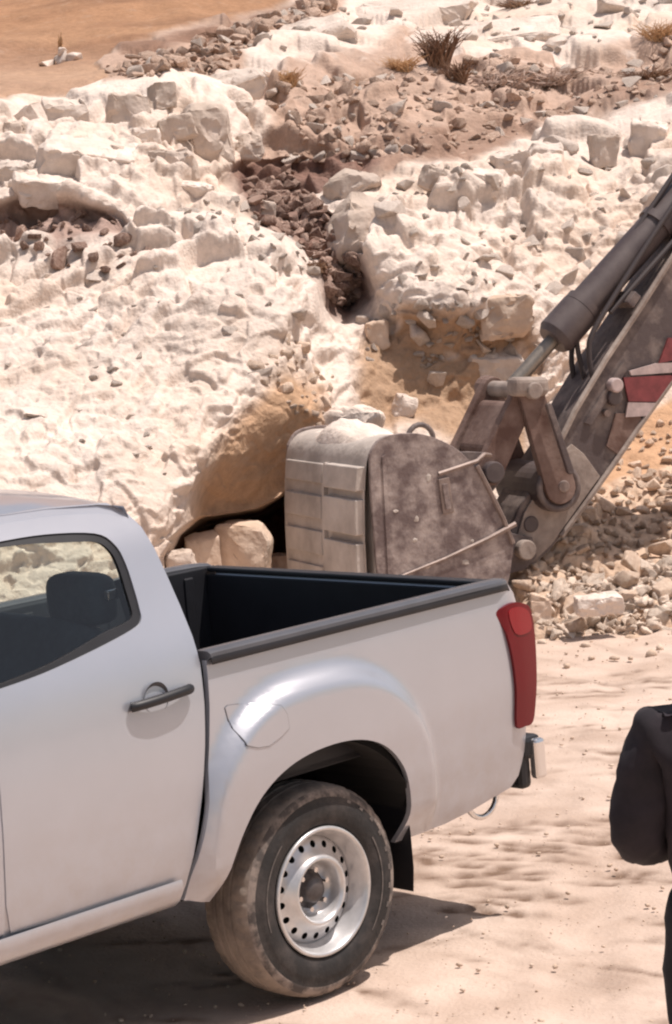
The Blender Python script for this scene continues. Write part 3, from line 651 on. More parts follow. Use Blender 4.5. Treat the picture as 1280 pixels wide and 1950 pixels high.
    # tail lamp
    lamp_o = catmull([(1.002, 1.150), (1.05, 1.168), (1.100, 1.172), (1.150, 1.160), (1.190, 1.135), (1.200, 1.06), (1.190, 0.93), (1.172, 0.80), (1.150, 0.712), (1.10, 0.704), (1.052, 0.715), (1.055, 0.84), (1.052, 0.95), (1.035, 1.06), (1.012, 1.115)], 3, closed=True)
    def y_lamp(x, z): return smooth_interp(z, ZB, YB) - 0.012 + 0.22 * np.clip(x - 1.10, 0, 1) ** 1.3 + 0.012 * sstep(0.03, 0.0, x - 1.01)
    tl = panel('tail_lamp', lamp_o, y_lamp, M_RED, truck, side=sd, h=0.016, thick=0.05)
    ref = catmull([(1.055, 1.140), (1.10, 1.155), (1.15, 1.142), (1.178, 1.115), (1.178, 1.06), (1.13, 1.048), (1.075, 1.062)], 3, closed=True)
    panel('lamp_reflector', ref, lambda x, z: y_lamp(x, z) - 0.003, M_REDLIT, tl, side=sd, h=0.012, thick=0.004)
    # door handles
    for dd, hx in ((dr, 0.0), (df, -0.88)):
        bm = bmesh.new()
        for k in range(13):
            a = k / 12; 
        pts = [(-0.757 + hx, sy(0.003), 1.150), (-0.735 + hx, sy(-0.010), 1.152), (-0.66 + hx, sy(-0.020), 1.157), (-0.56 + hx, sy(-0.018), 1.163), (-0.52 + hx, sy(-0.008), 1.163), (-0.508 + hx, sy(0.004), 1.162)]
        add_tube(bm, catmull(pts, 4), 0.0165, 10)
        obj_bm('door_handle', bm, M_BLACKPL, dd, smooth=True)
        bm = bmesh.new(); lathe_y(bm, [(0.052, -0.004), (0.046, 0.004), (0.034, 0.010), (0.0, 0.014)], 28, (-0.645 + hx, 0.012, 1.158))
        if sd < 0:
            for v in bm.verts: v.co.y = 2 * YC - v.co.y
        obj_bm('handle_recess', bm, M_RAIL, dd, smooth=True)
    # front wing
    fw = [(-2.46, 0.58), (-2.455, 0.9), (-2.43, 1.24), (-2.52, 1.255), (-3.2, 1.17), (-3.75, 1.05), (-3.98, 0.92), (-4.02, 0.62), (-3.60, 0.50), (-3.545, 0.48)] + [(-3.095 + 0.45 * cos(t), 0.40 + 0.46 * sin(t)) for t in np.linspace(radians(172), radians(8), 18)] + [(-2.60, 0.46)]
    panel('front_wing', fw, y_front, M_PAINT, truck, side=sd, h=0.05)
# fuel filler door
def scaled(pl, k):
    c = np.mean(pl, axis=0); return [tuple(c + (np.array(p) - c) * k) for p in pl]
ff = [(-0.372, 1.072), (-0.361, 1.00), (-0.346, 0.944), (-0.300, 0.927), (-0.247, 0.922), (-0.190, 0.940), (-0.148, 0.962), (-0.150, 1.01), (-0.172, 1.045), (-0.26, 1.068), (-0.36, 1.078)]
panel('filler_seam', ff, lambda x, z: y_bed(x, z) - 0.0012, M_TRIM, truck, h=0.012, thick=0.002)
panel('filler_door', scaled(ff, 0.978), lambda x, z: y_bed(x, z) - 0.0030, M_PAINT, truck, h=0.012, thick=0.003)

# roof, pillars, screens
def loft(name, rows, m, parent, smooth=True):
    bm = bmesh.new(); R = [[bm.verts.new(p) for p in r] for r in rows]
    for a, b in zip(R, R[1:]):
        for i in range(len(a) - 1): bm.faces.new((a[i], a[i + 1], b[i + 1], b[i]))
    return obj_bm(name, bm, m, parent, smooth=smooth)
def roof_row(x, z0, y0, crown):
    r = []
    for t in np.linspace(0, 1, 15):
        y = y0 + (2 * YC - 2 * y0) * t; s = 1 - abs(2 * t - 1) ** 2.6
        r.append((x, y, z0 + crown * s))
    return r
loft('roof', [roof_row(-0.515, 1.738, 0.236, 0.036), roof_row(-0.55, 1.762, 0.25, 0.040), roof_row(-0.60, 1.772, 0.262, 0.045), roof_row(-0.8, 1.786, 0.275, 0.052), roof_row(-1.2, 1.796, 0.28, 0.055), roof_row(-1.6, 1.792, 0.28, 0.055), roof_row(-1.8, 1.765, 0.27, 0.05)], M_PAINT, truck)
def span_row(x0, x1, z, y0, bow):
    return [(x0 + bow * (1 - (2 * t - 1) ** 2), y0 + (2 * YC - 2 * y0) * t, z) for t in np.linspace(0, 1, 9)]
loft('windscreen', [span_row(-1.80, 0, 1.765, 0.27, -0.06), span_row(-2.15, 0, 1.55, 0.17, -0.08), span_row(-2.55, 0, 1.27, 0.08, -0.12)], M_GLASS, truck)
loft('bonnet', [span_row(-2.46, 0, 1.25, 0.03, -0.1), span_row(-2.8, 0, 1.24, 0.05, -0.1), span_row(-3.3, 0, 1.17, 0.09, -0.12), span_row(-3.75, 0, 1.05, 0.14, -0.15), span_row(-3.9, 0, 0.98, 0.16, -0.18)], M_PAINT, truck)
bm = bmesh.new(); add_box(bm, (-3.95, YC, 0.78), (0.20, 1.30, 0.30)); obj_bm('grille', bm, M_BLACKPL, truck, bevel=0.03)
bm = bmesh.new(); add_box(bm, (-4.02, YC, 0.50), (0.22, 1.62, 0.28)); obj_bm('front_bumper', bm, M_PAINT, truck, bevel=0.06, seg=3)
for s in (1, -1):
    bm = bmesh.new(); add_box(bm, (-3.93, YC + s * 0.70, 0.86), (0.16, 0.22, 0.16)); obj_bm('headlamp', bm, M_CHROME, truck, bevel=0.03)
# back wall of the cab with its window
bm = bmesh.new()
def cabback(z): return float(np.interp(z, [0.5, 0.8, 1.1, 1.25, 1.45, 1.6, 1.70], [-0.60, -0.515, -0.462, -0.450, -0.455, -0.470, -0.49]))
bw = [[(cabback(z), y, z) for y in np.linspace(float(np.interp(z, ZT, YT)) + 0.02, 2 * YC - float(np.interp(z, ZT, YT)) - 0.02, 7)] for z in (0.5, 0.8, 1.1, 1.27)]
loft('cab_back_panel', bw, M_PAINT, truck)
loft('rear_header', [[(x, y, z + 0.03 * (1 - abs(y / YC - 1) ** 2)) for y in np.linspace(0.235, 2 * YC - 0.235, 9)] for x, z in ((-0.49, 1.66), (-0.505, 1.715), (-0.518, 1.742))], M_PAINT, truck)
loft('back_window', [[(cabback(z), y, z) for y in np.linspace(0.22, 2 * YC - 0.22, 5)] for z in (1.27, 1.45, 1.60, 1.68)], M_GLASS, truck)
for s in (0, 1):
    rows = []
    for z in (1.27, 1.45, 1.60, 1.68):
        yy = float(np.interp(z, ZT, YT)) + 0.01; ys = np.linspace(yy, 0.26, 3)
        rows.append([(cabback(z), y if s == 0 else 2 * YC - y, z) for y in ys])
    loft('rear_pillar', rows, M_PAINT, truck)
# bed: floor, front wall, tailgate, bumper
bm = bmesh.new(); add_box(bm, (0.34, YC, 0.765), (1.50, 1.60, 0.02))
for k in range(9): add_box(bm, (0.34, 0.2 + 0.17 * k, 0.782), (1.48, 0.07, 0.014))
obj_bm('bed_floor', bm, M_LINER, truck)
bm = bmesh.new(); add_box(bm, (-0.392, YC, 1.0), (0.03, 1.60, 0.50)); obj_bm('bed_front_wall', bm, M_LINER, truck)
bm = bmesh.new(); add_box(bm, (1.10, YC, 0.93), (0.045, 1.50, 0.60)); tg = obj_bm('tailgate', bm, M_PAINT, truck, bevel=0.012)
bm = bmesh.new(); add_box(bm, (1.068, YC, 0.99), (0.014, 1.57, 0.46)); obj_bm('tailgate_liner', bm, M_LINER, tg, bevel=0.004)
bm = bmesh.new(); add_box(bm, (1.095, YC, 1.240), (0.062, 1.56, 0.020)); obj_bm('tailgate_cap', bm, M_BLACKPL, tg, bevel=0.006)
bm = bmesh.new()
add_box(bm, (1.175, YC, 0.575), (0.14, 1.50, 0.17))
b = obj_bm('rear_bumper', bm, M_CHROME, truck, bevel=0.035, seg=3)
bm = bmesh.new(); add_box(bm, (1.175, 0.075, 0.605), (0.10, 0.10, 0.09)); add_box(bm, (1.14, 0.085, 0.55), (0.06, 0.10, 0.20)); obj_bm('bumper_end', bm, M_BLACKPL, b, bevel=0.02)
bm = bmesh.new(); add_box(bm, (1.192, 0.022, 0.560), (0.055, 0.045, 0.155)); obj_bm('bumper_corner', bm, M_CHROME, b, bevel=0.014)
bm = bmesh.new(); pts = [(0.98 + 0.085 * cos(t), 0.13, 0.455 - 0.085 * sin(t)) for t in np.linspace(0.0, pi, 12)]
add_tube(bm, pts, 0.011, 8); obj_bm('tow_loop', bm, M_CHROME, truck, smooth=True)
# wheel wells, chassis
for s in (1, -1):
    for wx in (0.0, -3.095):
        bm = bmesh.new()
        n = 24; w0, w1 = -0.03, 0.52; rr = 0.476
        ring = []
        for k in range(n + 1):
            t = radians(3) + radians(172) * k / n
            w0 = -0.046 + 0.121 * float(sstep(0.66, 0.46, 0.40 + rr * sin(t)))
            a = [bm.verts.new((wx + rr * cos(t), (w0 if s > 0 else 2 * YC - w0), 0.40 + rr * sin(t))), bm.verts.new((wx + rr * cos(t), (w1 if s > 0 else 2 * YC - w1), 0.40 + rr * sin(t)))]
            yf = w0 + 0.028; yf = yf if s > 0 else 2 * YC - yf
            a.append(bm.verts.new((wx + 0.55 * cos(t), yf, 0.40 + 0.55 * sin(t)))); a.append(bm.verts.new((wx + rr * cos(t), yf, 0.40 + rr * sin(t)))); ring.append(a)
        for a, b2 in zip(ring, ring[1:]): bm.faces.new((a[0], a[1], b2[1], b2[0])); bm.faces.new((a[2], a[3], b2[3], b2[2]))
        bm.faces.new([r[1] for r in ring])
        obj_bm('wheel_well', bm, M_DARKGAP, truck, smooth=False)
bm = bmesh.new()
for y in (0.42, 1.34): add_box(bm, (-1.4, y, 0.50), (5.0, 0.09, 0.14))
for x in (-3.3, -2.2, -1.2, -0.4, 0.6): add_box(bm, (x, YC, 0.50), (0.09, 0.9, 0.10))
add_box(bm, (-1.5, YC, 0.56), (1.9, 1.55, 0.03)); add_box(bm, (-1.7, YC + 0.3, 0.42), (1.1, 0.4, 0.2))
obj_bm('chassis_frame', bm, M_DARKGAP, truck)
bm = bmesh.new(); add_cyl(bm, (0, 0.2, 0.36), (0, 1.56, 0.36), 0.045); add_cyl(bm, (0, YC - 0.14, 0.36), (0, YC + 0.14, 0.36), 0.14); add_cyl(bm, (-3.095, 0.2, 0.36), (-3.095, 1.56, 0.36), 0.03)
obj_bm('axle', bm, M_DARKGAP, truck, smooth=False)
# mud flaps
for s in (1, -1):
    y0 = 0.14 if s > 0 else 2 * YC - 0.14
    rows = [[(x, y0 + dy, z) for dy in (-0.13, 0.0, 0.13)] for x, z in ((0.452, 0.60), (0.462, 0.45), (0.463, 0.32), (0.452, 0.235))]
    loft('mud_flap', rows, M_BLACKPL, truck)
    rows = [[(x + 0.014, y0 + dy, z) for dy in (-0.13, 0.0, 0.13)] for x, z in ((0.452, 0.60), (0.462, 0.45), (0.463, 0.32), (0.452, 0.235))]
# seats
def cushion(bm, c, sz, rot=None, e=0.45):
    r_ = bmesh.ops.create_uvsphere(bm, u_segments=28, v_segments=18, radius=1.0)
    for v in r_['verts']:
        q = Vector([math.copysign(abs(k) ** e, k) for k in v.co]); q = q / max(1e-6, (sum(abs(k) ** 4 for k in q)) ** .25)
        q = Vector((q.x * sz[0] / 2, q.y * sz[1] / 2, q.z * sz[2] / 2))
        v.co = (rot @ q if rot is not None else q) + Vector(c)
def seat(x, y, top, w):
    s_ = bpy.data.objects.new('seat', None); link(s_, truck); T_ = Matrix.Rotation(radians(14), 3, 'Y')
    bm = bmesh.new(); cushion(bm, (x - 0.26, y, 0.88), (0.54, w, 0.18)); obj_bm('seat_base', bm, M_SEAT, s_, smooth=True)
    bm = bmesh.new(); cushion(bm, (x + 0.0, y, (top + 0.86) / 2), (0.17, w, top - 0.86), T_); obj_bm('backrest', bm, M_SEAT, s_, smooth=True)
    return s_
sb = seat(-0.66, YC, 1.395, 1.40)
for y in (0.43, 1.33):
    bm = bmesh.new(); cushion(bm, (-0.575, y, 1.450), (0.12, 0.29, 0.175), None, 0.8); obj_bm('headrest', bm, M_SEAT, sb, smooth=True)
for y in (0.47, 1.29):
    sf = seat(-1.86, y, 1.46, 0.50)
    bm = bmesh.new(); cushion(bm, (-1.76, y, 1.55), (0.11, 0.27, 0.18), None, 0.8); obj_bm('headrest', bm, M_SEAT, sf, smooth=True)
bm = bmesh.new(); add_box(bm, (-0.60, 0.24, 1.475), (0.05, 0.02, 0.035)); obj_bm('belt_guide', bm, M_CHROME, truck, bevel=0.006)
bm = bmesh.new(); add_box(bm, (-2.42, YC, 1.12), (0.35, 1.5, 0.26)); obj_bm('dashboard', bm, M_SEAT, truck, bevel=0.06, seg=3)
bm = bmesh.new()
bmesh.ops.create_circle(bm, segments=4, radius=0.001)
bm.clear(); add_tube(bm, [(-2.12 + 0.05 * sin(t), 0.47 + 0.18 * cos(t), 1.17 + 0.18 * sin(t)) for t in np.linspace(0, 2 * pi, 25)], 0.016, 8)
obj_bm('steering_wheel', bm, M_SEAT, truck, smooth=True)
bm = bmesh.new(); add_tube(bm, [(-0.575, 0.235, 1.52), (-0.570, 0.20, 1.40), (-0.575, 0.18, 1.25), (-0.60, 0.20, 1.05)], 0.012, 6); obj_bm('seat_belt', bm, M_TRIM, truck)
# wheels
RW = 0.350
def make_wheel(x, side):
    w = bpy.data.objects.new('wheel', None); link(w, truck)
    bm = bmesh.new()
    # tyre: y grows towards the truck's middle
    prof = [(0.222, 0.026), (0.226, 0.016), (0.238, 0.006), (0.262, 0.0), (0.290, -0.002), (0.300, 0.0), (0.306, 0.002), (0.326, 0.004)]
    lathe_y(bm, prof, 96)
    prof2 = [(0.350, 0.225), (0.318, 0.232), (0.29, 0.238), (0.25, 0.23), (0.222, 0.21)]
    lathe_y(bm, prof2, 96)
    obj_bm('tyre', bm, M_RUBBER, w, smooth=True)
    bm = bmesh.new(); lathe_y(bm, [(0.326, 0.004), (0.333, 0.0045), (0.345, 0.010), (0.352, 0.015)], 96); obj_bm('tyre_shoulder', bm, M_SHOULDER, w, smooth=True)
    bm = bmesh.new()
    # tread: shoulder and crown with grooves and lugs
    n = 168; Y = [0.015, 0.024, 0.040, 0.062, 0.075, 0.079, 0.085, 0.089, 0.112, 0.116, 0.124, 0.128, 0.150, 0.154, 0.160, 0.164, 0.178, 0.200, 0.216, 0.225]
    base = np.interp(Y, [0.015, 0.024, 0.04, 0.07, 0.12, 0.17, 0.2, 0.216, 0.225], [0.352, 0.361, 0.3665, 0.3695, 0.370, 0.3695, 0.3665, 0.361, 0.350])
    gro = {5, 6, 9, 10, 13, 14}
    rings = []
    for i, (yy, rb) in enumerate(zip(Y, base)):
        ring = []
        for k in range(n):
            r = rb
            if i in gro: r -= 0.007
            elif (i in (1, 2, 3, 16, 17, 18)) and (k % 4 == 0): r -= 0.0045
            elif (k + i) % 6 == 0: r -= 0.003
            a = 2 * pi * (k + (0.8 if i > 9 else 0)) / n
            ring.append(bm.verts.new((r * cos(a), yy, r * sin(a))))
        rings.append(ring)
    for a, b2 in zip(rings, rings[1:]):
        for k in range(n): bm.faces.new((a[k], a[(k + 1) % n], b2[(k + 1) % n], b2[k]))
    tr = obj_bm('tread', bm, M_TREAD, w, autosmooth=25)
    # moulded sidewall bars and worn scuffs
    bm = bmesh.new()
    rs = random.Random(5)
    for k in range(30):
        if rs.random() < 0.2 or not (k < 6 or k > 25): continue
        a0 = 2 * pi * k / 30; r0 = 0.314
        lathe_pts = []
        for j in range(4):
            a = a0 + j * 0.020
            for rr in (r0, r0 + 0.010): lathe_pts.append(bm.verts.new((rr * cos(a), 0.0015, rr * sin(a))))
        for j in range(3):
            q = lathe_pts[2 * j:2 * j + 4]; bm.faces.new((q[0], q[1], q[3], q[2]))
    for (a0, a1, rr) in ((-0.75, 0.5, 0.276), (2.3, 3.4, 0.276)):
        seg = 24; pv = []
        for j in range(seg + 1):
            a = a0 + (a1 - a0) * j / seg; pv.append((bm.verts.new(((rr) * cos(a), -0.0035, rr * sin(a))), bm.verts.new(((rr + 0.005) * cos(a), -0.0035, (rr + 0.005) * sin(a)))))
        for p, q in zip(pv, pv[1:]): bm.faces.new((p[0], p[1], q[1], q[0]))
    obj_bm('sidewall_moulding', bm, M_MOULD, w)['kind'] = 'stuff'
    # rim
    bm = bmesh.new()
    lathe_y(bm, [(0.219, 0.020), (0.226, 0.010), (0.224, 0.002), (0.216, 0.0), (0.210, 0.006), (0.207, 0.024), (0.200, 0.034), (0.197, 0.052), (0.188, 0.062), (0.186, 0.078)], 80)
    rim = obj_bm('rim', bm, M_STEEL, w, smooth=True)
    # disc ring with round vent holes
    bm_v = []; edges = []; N1 = 96
    out = [(0.187 * cos(2 * pi * k / N1), 0.187 * sin(2 * pi * k / N1)) for k in range(N1)]
    inn = [(0.118 * cos(2 * pi * k / 64), 0.118 * sin(2 * pi * k / 64)) for k in range(64)]
    holes = []
    for k in range(18):
        a = 2 * pi * (k + 0.3) / 18; holes.append([(0.160 * cos(a) + 0.0122 * cos(t), 0.160 * sin(a) + 0.0122 * sin(t)) for t in np.linspace(0, 2 * pi, 12, endpoint=False)])
    allp = [out, inn] + holes
    for o in allp:
        b0 = len(bm_v); bm_v += o; edges += [(b0 + i, b0 + (i + 1) % len(o)) for i in range(len(o))]
    for rr in (0.142, 0.130, 0.176):
        bm_v += [(rr * cos(2 * pi * (k + .5) / 72), rr * sin(2 * pi * (k + .5) / 72)) for k in range(72)]
    rC = delaunay_2d_cdt([Vector(v) for v in bm_v], edges, [], 0, 1e-6)
    V2 = np.array([tuple(v) for v in rC[0]]); T = np.array([f for f in rC[2] if len(f) == 3]); cen = V2[T].mean(1)
    keep = inside(cen, out) & ~inside(cen, inn)
    for q in holes: keep &= ~inside(cen, q)
    T = T[keep]; rad = np.hypot(V2[:, 0], V2[:, 1])
    yy = np.interp(rad, [0.118, 0.128, 0.142, 0.150, 0.172, 0.187], [0.020, 0.030, 0.046, 0.052, 0.060, 0.078])
    me = bpy.data.meshes.new('disc'); me.from_pydata([(a, b_, c) for a, b_, c in zip(V2[:, 0], yy, V2[:, 1])], [], [list(t) for t in T])
    bm = bmesh.new(); bm.from_mesh(me)
    lathe_y(bm, [(0.118, 0.020), (0.113, 0.016), (0.106, 0.020), (0.100, 0.036), (0.094, 0.060), (0.084, 0.078), (0.066, 0.084)], 64)
    bmesh.ops.remove_doubles(bm, verts=bm.verts[:], dist=0.0004)
    obj_bm('disc', bm, M_STEEL, rim, smooth=True)
    bm = bmesh.new(); lathe_y(bm, [(0.19, 0.095), (0.15, 0.10), (0.05, 0.11)], 48); obj_bm('brake_drum', bm, M_DARKGAP, w)
    bm = bmesh.new(); lathe_y(bm, [(0.067, 0.083), (0.064, 0.080), (0.050, 0.080), (0.047, 0.056), (0.038, 0.044), (0.020, 0.040), (0, 0.040)], 40); obj_bm('hub', bm, M_DARKMETAL, w, smooth=True)
    for k in range(6):
        bm = bmesh.new(); a = 2 * pi * (k + 0.25) / 6; add_cyl(bm, (0.068 * cos(a), 0.056, 0.068 * sin(a)), (0.068 * cos(a), 0.086, 0.068 * sin(a)), 0.0095, n=6)
        obj_bm('wheel_nut', bm, M_CHROME, w)
    w.location = (x + 0.012, 0.0 if side > 0 else 2 * YC, RW)
    if side < 0: w.rotation_euler = (0, 0, pi)
    return w
w0 = make_wheel(0, 1)
def dup(o, parent):
    c = o.copy(); C.objects.link(c); c.parent = parent
    for ch in list(o.children): dup(ch, c)
    return c
for (x, s, spin) in ((0, -1, 0.4), (-3.095, 1, 0.2), (-3.095, -1, 0.9)):
    w = dup(w0, truck); w.location = (x, 0.0 if s > 0 else 2 * YC, RW); w.rotation_euler = (0, 0, 0 if s > 0 else pi)

# ------------------------------------------------------------------ excavator (bucket, links and stick reach in from the right)
M_SHELL = mat('dust_covered_bucket_steel', (0.37, 0.315, 0.275), 0.85, 0.0, col2=(0.56, 0.49, 0.435), vscale=3.2, bump=0.008, bscale=22)
M_SIDE = mat('scuffed_brown_bucket_side', (0.15, 0.108, 0.10), 0.75, 0.0, col2=(0.42, 0.345, 0.31), vscale=7.5, lo=0.42, hi=0.66, bump=0.006, bscale=24, detail=10)
M_ARM = mat('dusty_dark_arm_steel', (0.10, 0.075, 0.072), 0.65, 0.1, col2=(0.30, 0.24, 0.21), vscale=4.6, lo=0.45, hi=0.72, bump=0.004, bscale=24, detail=9)
M_ARMDUST = mat('dust_caked_arm_steel', (0.22, 0.17, 0.145), 0.8, 0.1, col2=(0.44, 0.365, 0.315), vscale=4.0, bump=0.006, bscale=20)
M_LINKM = mat('rusty_brown_link_steel', (0.115, 0.06, 0.045), 0.7, 0.15, col2=(0.25, 0.17, 0.14), vscale=5, bump=0.005, bscale=24)
M_CYL = mat('dull_black_cylinder', (0.075, 0.055, 0.055), 0.5, 0.1, col2=(0.12, 0.095, 0.09), vscale=6)
M_ROD = mat('dusty_piston_rod', (0.26, 0.225, 0.19), 0.42, 0.6, var=0.15, vscale=20)
M_HOSE = mat('rubber_hose', (0.055, 0.042, 0.042), 0.6)
M_REDP = mat('faded_red_paint', (0.20, 0.042, 0.045), 0.6, var=0.25, vscale=14)
M_WHITEP = mat('grimy_white_paint', (0.46, 0.36, 0.34), 0.6, var=0.2, vscale=14)
M_BLADE = mat('worn_bright_edge_steel', (0.25, 0.19, 0.165), 0.55, 0.3, var=0.2, vscale=20)
exc = empty('excavator', (0.2247, 14.2975, -0.213), radians(22.97)); exc.scale = (1.075, 1.075, 1.075)
tag(exc, 'dirty dark excavator arm and dust-covered bucket reaching in from the right behind the pickup', 'excavator')
bucket = bpy.data.objects.new('bucket', None); link(bucket, exc)
def prism_w(bm, poly, w0, w1):
    a = [bm.verts.new((x, w0, z)) for x, z in poly]; b = [bm.verts.new((x, w1, z)) for x, z in poly]
    n = len(poly); bm.faces.new(a); bm.faces.new(b[::-1])
    for i in range(n): bm.faces.new((a[i], b[i], b[(i + 1) % n], a[(i + 1) % n]))
BW = 1.22
shell = catmull([(0.66, 1.20), (0.56, 1.31), (0.43, 1.395), (0.30, 1.438), (0.16, 1.448), (0.06, 1.420), (0.0, 1.345), (-0.030, 1.20), (-0.052, 1.0), (-0.066, 0.75), (-0.070, 0.50), (-0.055, 0.28), (-0.02, 0.10), (0.02, 0.03)], 4)
bm = bmesh.new()
def shell_rows():
    rows = []
    for w in (0.012, 0.05, 0.35, 0.65, 0.95, BW - 0.05, BW - 0.012):
        rows.append([bm.verts.new((x, w, z)) for x, z in shell])
    for a, b in zip(rows, rows[1:]):
        for i in range(len(shell) - 1): bm.faces.new((a[i], b[i], b[i + 1], a[i + 1]))
    # inner skin
    sn = [(x + 0.03 * (0.35 - x) / 0.5, z - 0.03 * (1 if z > 0.9 else 0)) for x, z in shell]
    r0 = [bm.verts.new((x + 0.03, 0.012, z)) for x, z in sn]; r1 = [bm.verts.new((x + 0.03, BW - 0.012, z)) for x, z in sn]
    for i in range(len(sn) - 1): bm.faces.new((r0[i], r0[i + 1], r1[i + 1], r1[i]))
shell_rows()
obj_bm('bucket_shell', bm, M_SHELL, bucket, smooth=True)
plate = catmull([(0.66, 1.225), (0.56, 1.332), (0.432, 1.412), (0.303, 1.457), (0.154, 1.465), (0.060, 1.440), (0.005, 1.37)], 3) + [(-0.006, 1.2), (-0.010, 1.0), (-0.012, 0.6), (-0.012, 0.30), (0.0, 0.12), (0.04, 0.02), (0.30, 0.0), (0.56, 0.13), (0.74, 0.36), (0.83, 0.57), (0.868, 0.74), (0.81, 0.905), (0.742, 1.065)]
for w in ((-0.014, 0.016), (BW - 0.016, BW + 0.014)):
    bm = bmesh.new(); prism_w(bm, plate, *w); sp = obj_bm('side_plate', bm, M_SIDE, bucket, bevel=0.004)
# worn bright edge strips of the near side plate, the long cutting strip and a welded tab
bm = bmesh.new(); add_tube(bm, [(0.668, -0.018, 1.228), (0.742, -0.018, 1.065), (0.81, -0.018, 0.905), (0.862, -0.018, 0.75)], 0.015, 6); obj_bm('edge_strip', bm, M_BLADE, bucket)
bm = bmesh.new(); add_tube(bm, [(0.12, -0.022, 0.655), (0.42, -0.022, 0.722), (0.70, -0.022, 0.80), (0.885, -0.022, 0.862)], [0.008, 0.010, 0.013, 0.017], 6); obj_bm('cutting_strip', bm, M_BLADE, bucket)
bm = bmesh.new(); add_tube(bm, [(0.42, -0.016, 1.21), (0.56, -0.018, 1.235), (0.67, -0.018, 1.255), (0.74, 0.02, 1.285), (0.80, 0.06, 1.27)], 0.013, 6); obj_bm('edge_strip', bm, M_BLADE, bucket)
bm = bmesh.new(); add_box(bm, (0.455, -0.020, 1.08), (0.070, 0.012, 0.205), Matrix.Rotation(radians(-4), 3, 'Y')); tb = obj_bm('welded_tab', bm, M_BLADE, bucket, bevel=0.003)
bm = bmesh.new(); add_box(bm, (0.455, -0.029, 1.075), (0.034, 0.008, 0.150), Matrix.Rotation(radians(-4), 3, 'Y')); obj_bm('tab_slot', bm, M_SIDE, tb, bevel=0.003)
bm = bmesh.new(); prism_w(bm, [(0.075, 1.35), (0.10, 1.36), (0.06, 0.25), (0.035, 0.25)], -0.022, -0.012); obj_bm('corner_rib', bm, M_SIDE, bucket, bevel=0.002)
rs = random.Random(3)
for k in range(9):
    x = rs.uniform(0.12, 0.72); z = rs.uniform(0.50, 1.36) 
    if z > 1.40 - 0.9 * (x - 0.3) and x > 0.3: continue
    if 0.38 < x < 0.54 and 0.93 < z < 1.23: continue
    bm = bmesh.new(); bmesh.ops.create_icosphere(bm, subdivisions=1, radius=1); sx = rs.uniform(0.010, 0.030); sz = rs.uniform(0.010, 0.035)
    for v in bm.verts: v.co = Vector((x + v.co.x * sx * rs.uniform(.6, 1.2), -0.014 + v.co.y * 0.004, z + v.co.z * sz * rs.uniform(.6, 1.2)))
    obj_bm('dried_mud', bm, M_SHELL, bucket)
# wear plates welded across the back in two columns with open gaps between
shz = np.array([p[1] for p in shell]); shx = np.array([p[0] for p in shell])
o_ = np.argsort(shz[24:]); 
def sh_x(z): return float(np.interp(z, shz[20:][::-1], shx[20:][::-1]))
def wear(w0, w1, z0, z1, t):
    bm = bmesh.new(); zs = np.linspace(z0, z1, 5)
    f = [bm.verts.new((sh_x(z) - t, w0, z)) for z in zs]; g = [bm.verts.new((sh_x(z) - t, w1, z)) for z in zs]
    f2 = [bm.verts.new((sh_x(z) + 0.01, w0, z)) for z in zs]; g2 = [bm.verts.new((sh_x(z) + 0.01, w1, z)) for z in zs]
    for i in range(4):
        bm.faces.new((f[i], g[i], g[i + 1], f[i + 1])); bm.faces.new((f[i], f[i + 1], f2[i + 1], f2[i])); bm.faces.new((g[i], g2[i], g2[i + 1], g[i + 1]))
    bm.faces.new((f[0], f2[0], g2[0], g[0])); bm.faces.new((f[-1], g[-1], g2[-1], f2[-1]))
    obj_bm('wear_plate', bm, M_SHELL, bucket, bevel=0.006)
for z0, z1 in ((1.165, 1.30), (0.915, 1.115), (0.655, 0.865), (0.40, 0.605), (0.15, 0.35)): wear(0.03, 0.50, z0, z1, 0.050)
for z0, z1 in ((1.175, 1.29), (0.965, 1.10), (0.75, 0.89), (0.53, 0.68), (0.30, 0.46)): wear(0.60, 1.16, z0, z1, 0.020)
bm = bmesh.new(); prism_w(bm, [(sh_x(z) - 0.028, z) for z in np.linspace(0.12, 1.30, 9)] + [(sh_x(z) + 0.01, z) for z in np.linspace(1.30, 0.12, 9)], 0.535, 0.565); obj_bm('back_rib', bm, M_SHELL, bucket)
bm = bmesh.new(); gq = []
for i_ in range(15):
    row = []
    for j_ in range(15):
        a_ = i_ / 14; b_ = j_ / 14; x_ = 0.02 + 0.36 * a_; w_ = 0.10 + 1.0 * b_; e_ = (4 * a_ * (1 - a_)) ** .6 * (4 * b_ * (1 - b_)) ** .5
        zb_ = float(np.interp(x_, [0.0, .06, .16, .30, .43], [1.335, 1.415, 1.44, 1.43, 1.385])); row.append(bm.verts.new((x_, w_, zb_ - 0.012 + e_ * (0.030 + 0.075 * exp(-((b_ - .60) / .24) ** 2) + 0.05 * mnoise.noise(Vector((x_ * 11, w_ * 7, 0)))))))
    gq.append(row)
for i_ in range(14):
    for j_ in range(14): bm.faces.new((gq[i_][j_], gq[i_ + 1][j_], gq[i_ + 1][j_ + 1], gq[i_][j_ + 1]))
obj_bm('dust_heap', bm, M_STONE, bucket, smooth=True)
# cutting edge and teeth
bm = bmesh.new(); add_box(bm, (0.10, BW / 2, 0.035), (0.34, BW, 0.04)); obj_bm('cutting_edge', bm, M_BLADE, bucket, bevel=0.005)
for k in range(5):
    bm = bmesh.new(); w = 0.09 + k * (BW - 0.18) / 4; prism_w(bm, [(0.27, 0.075), (0.27, 0.01), (0.52, 0.045), (0.50, 0.055)], w - 0.045, w + 0.045); obj_bm('tooth', bm, M_BLADE, bucket, bevel=0.006)
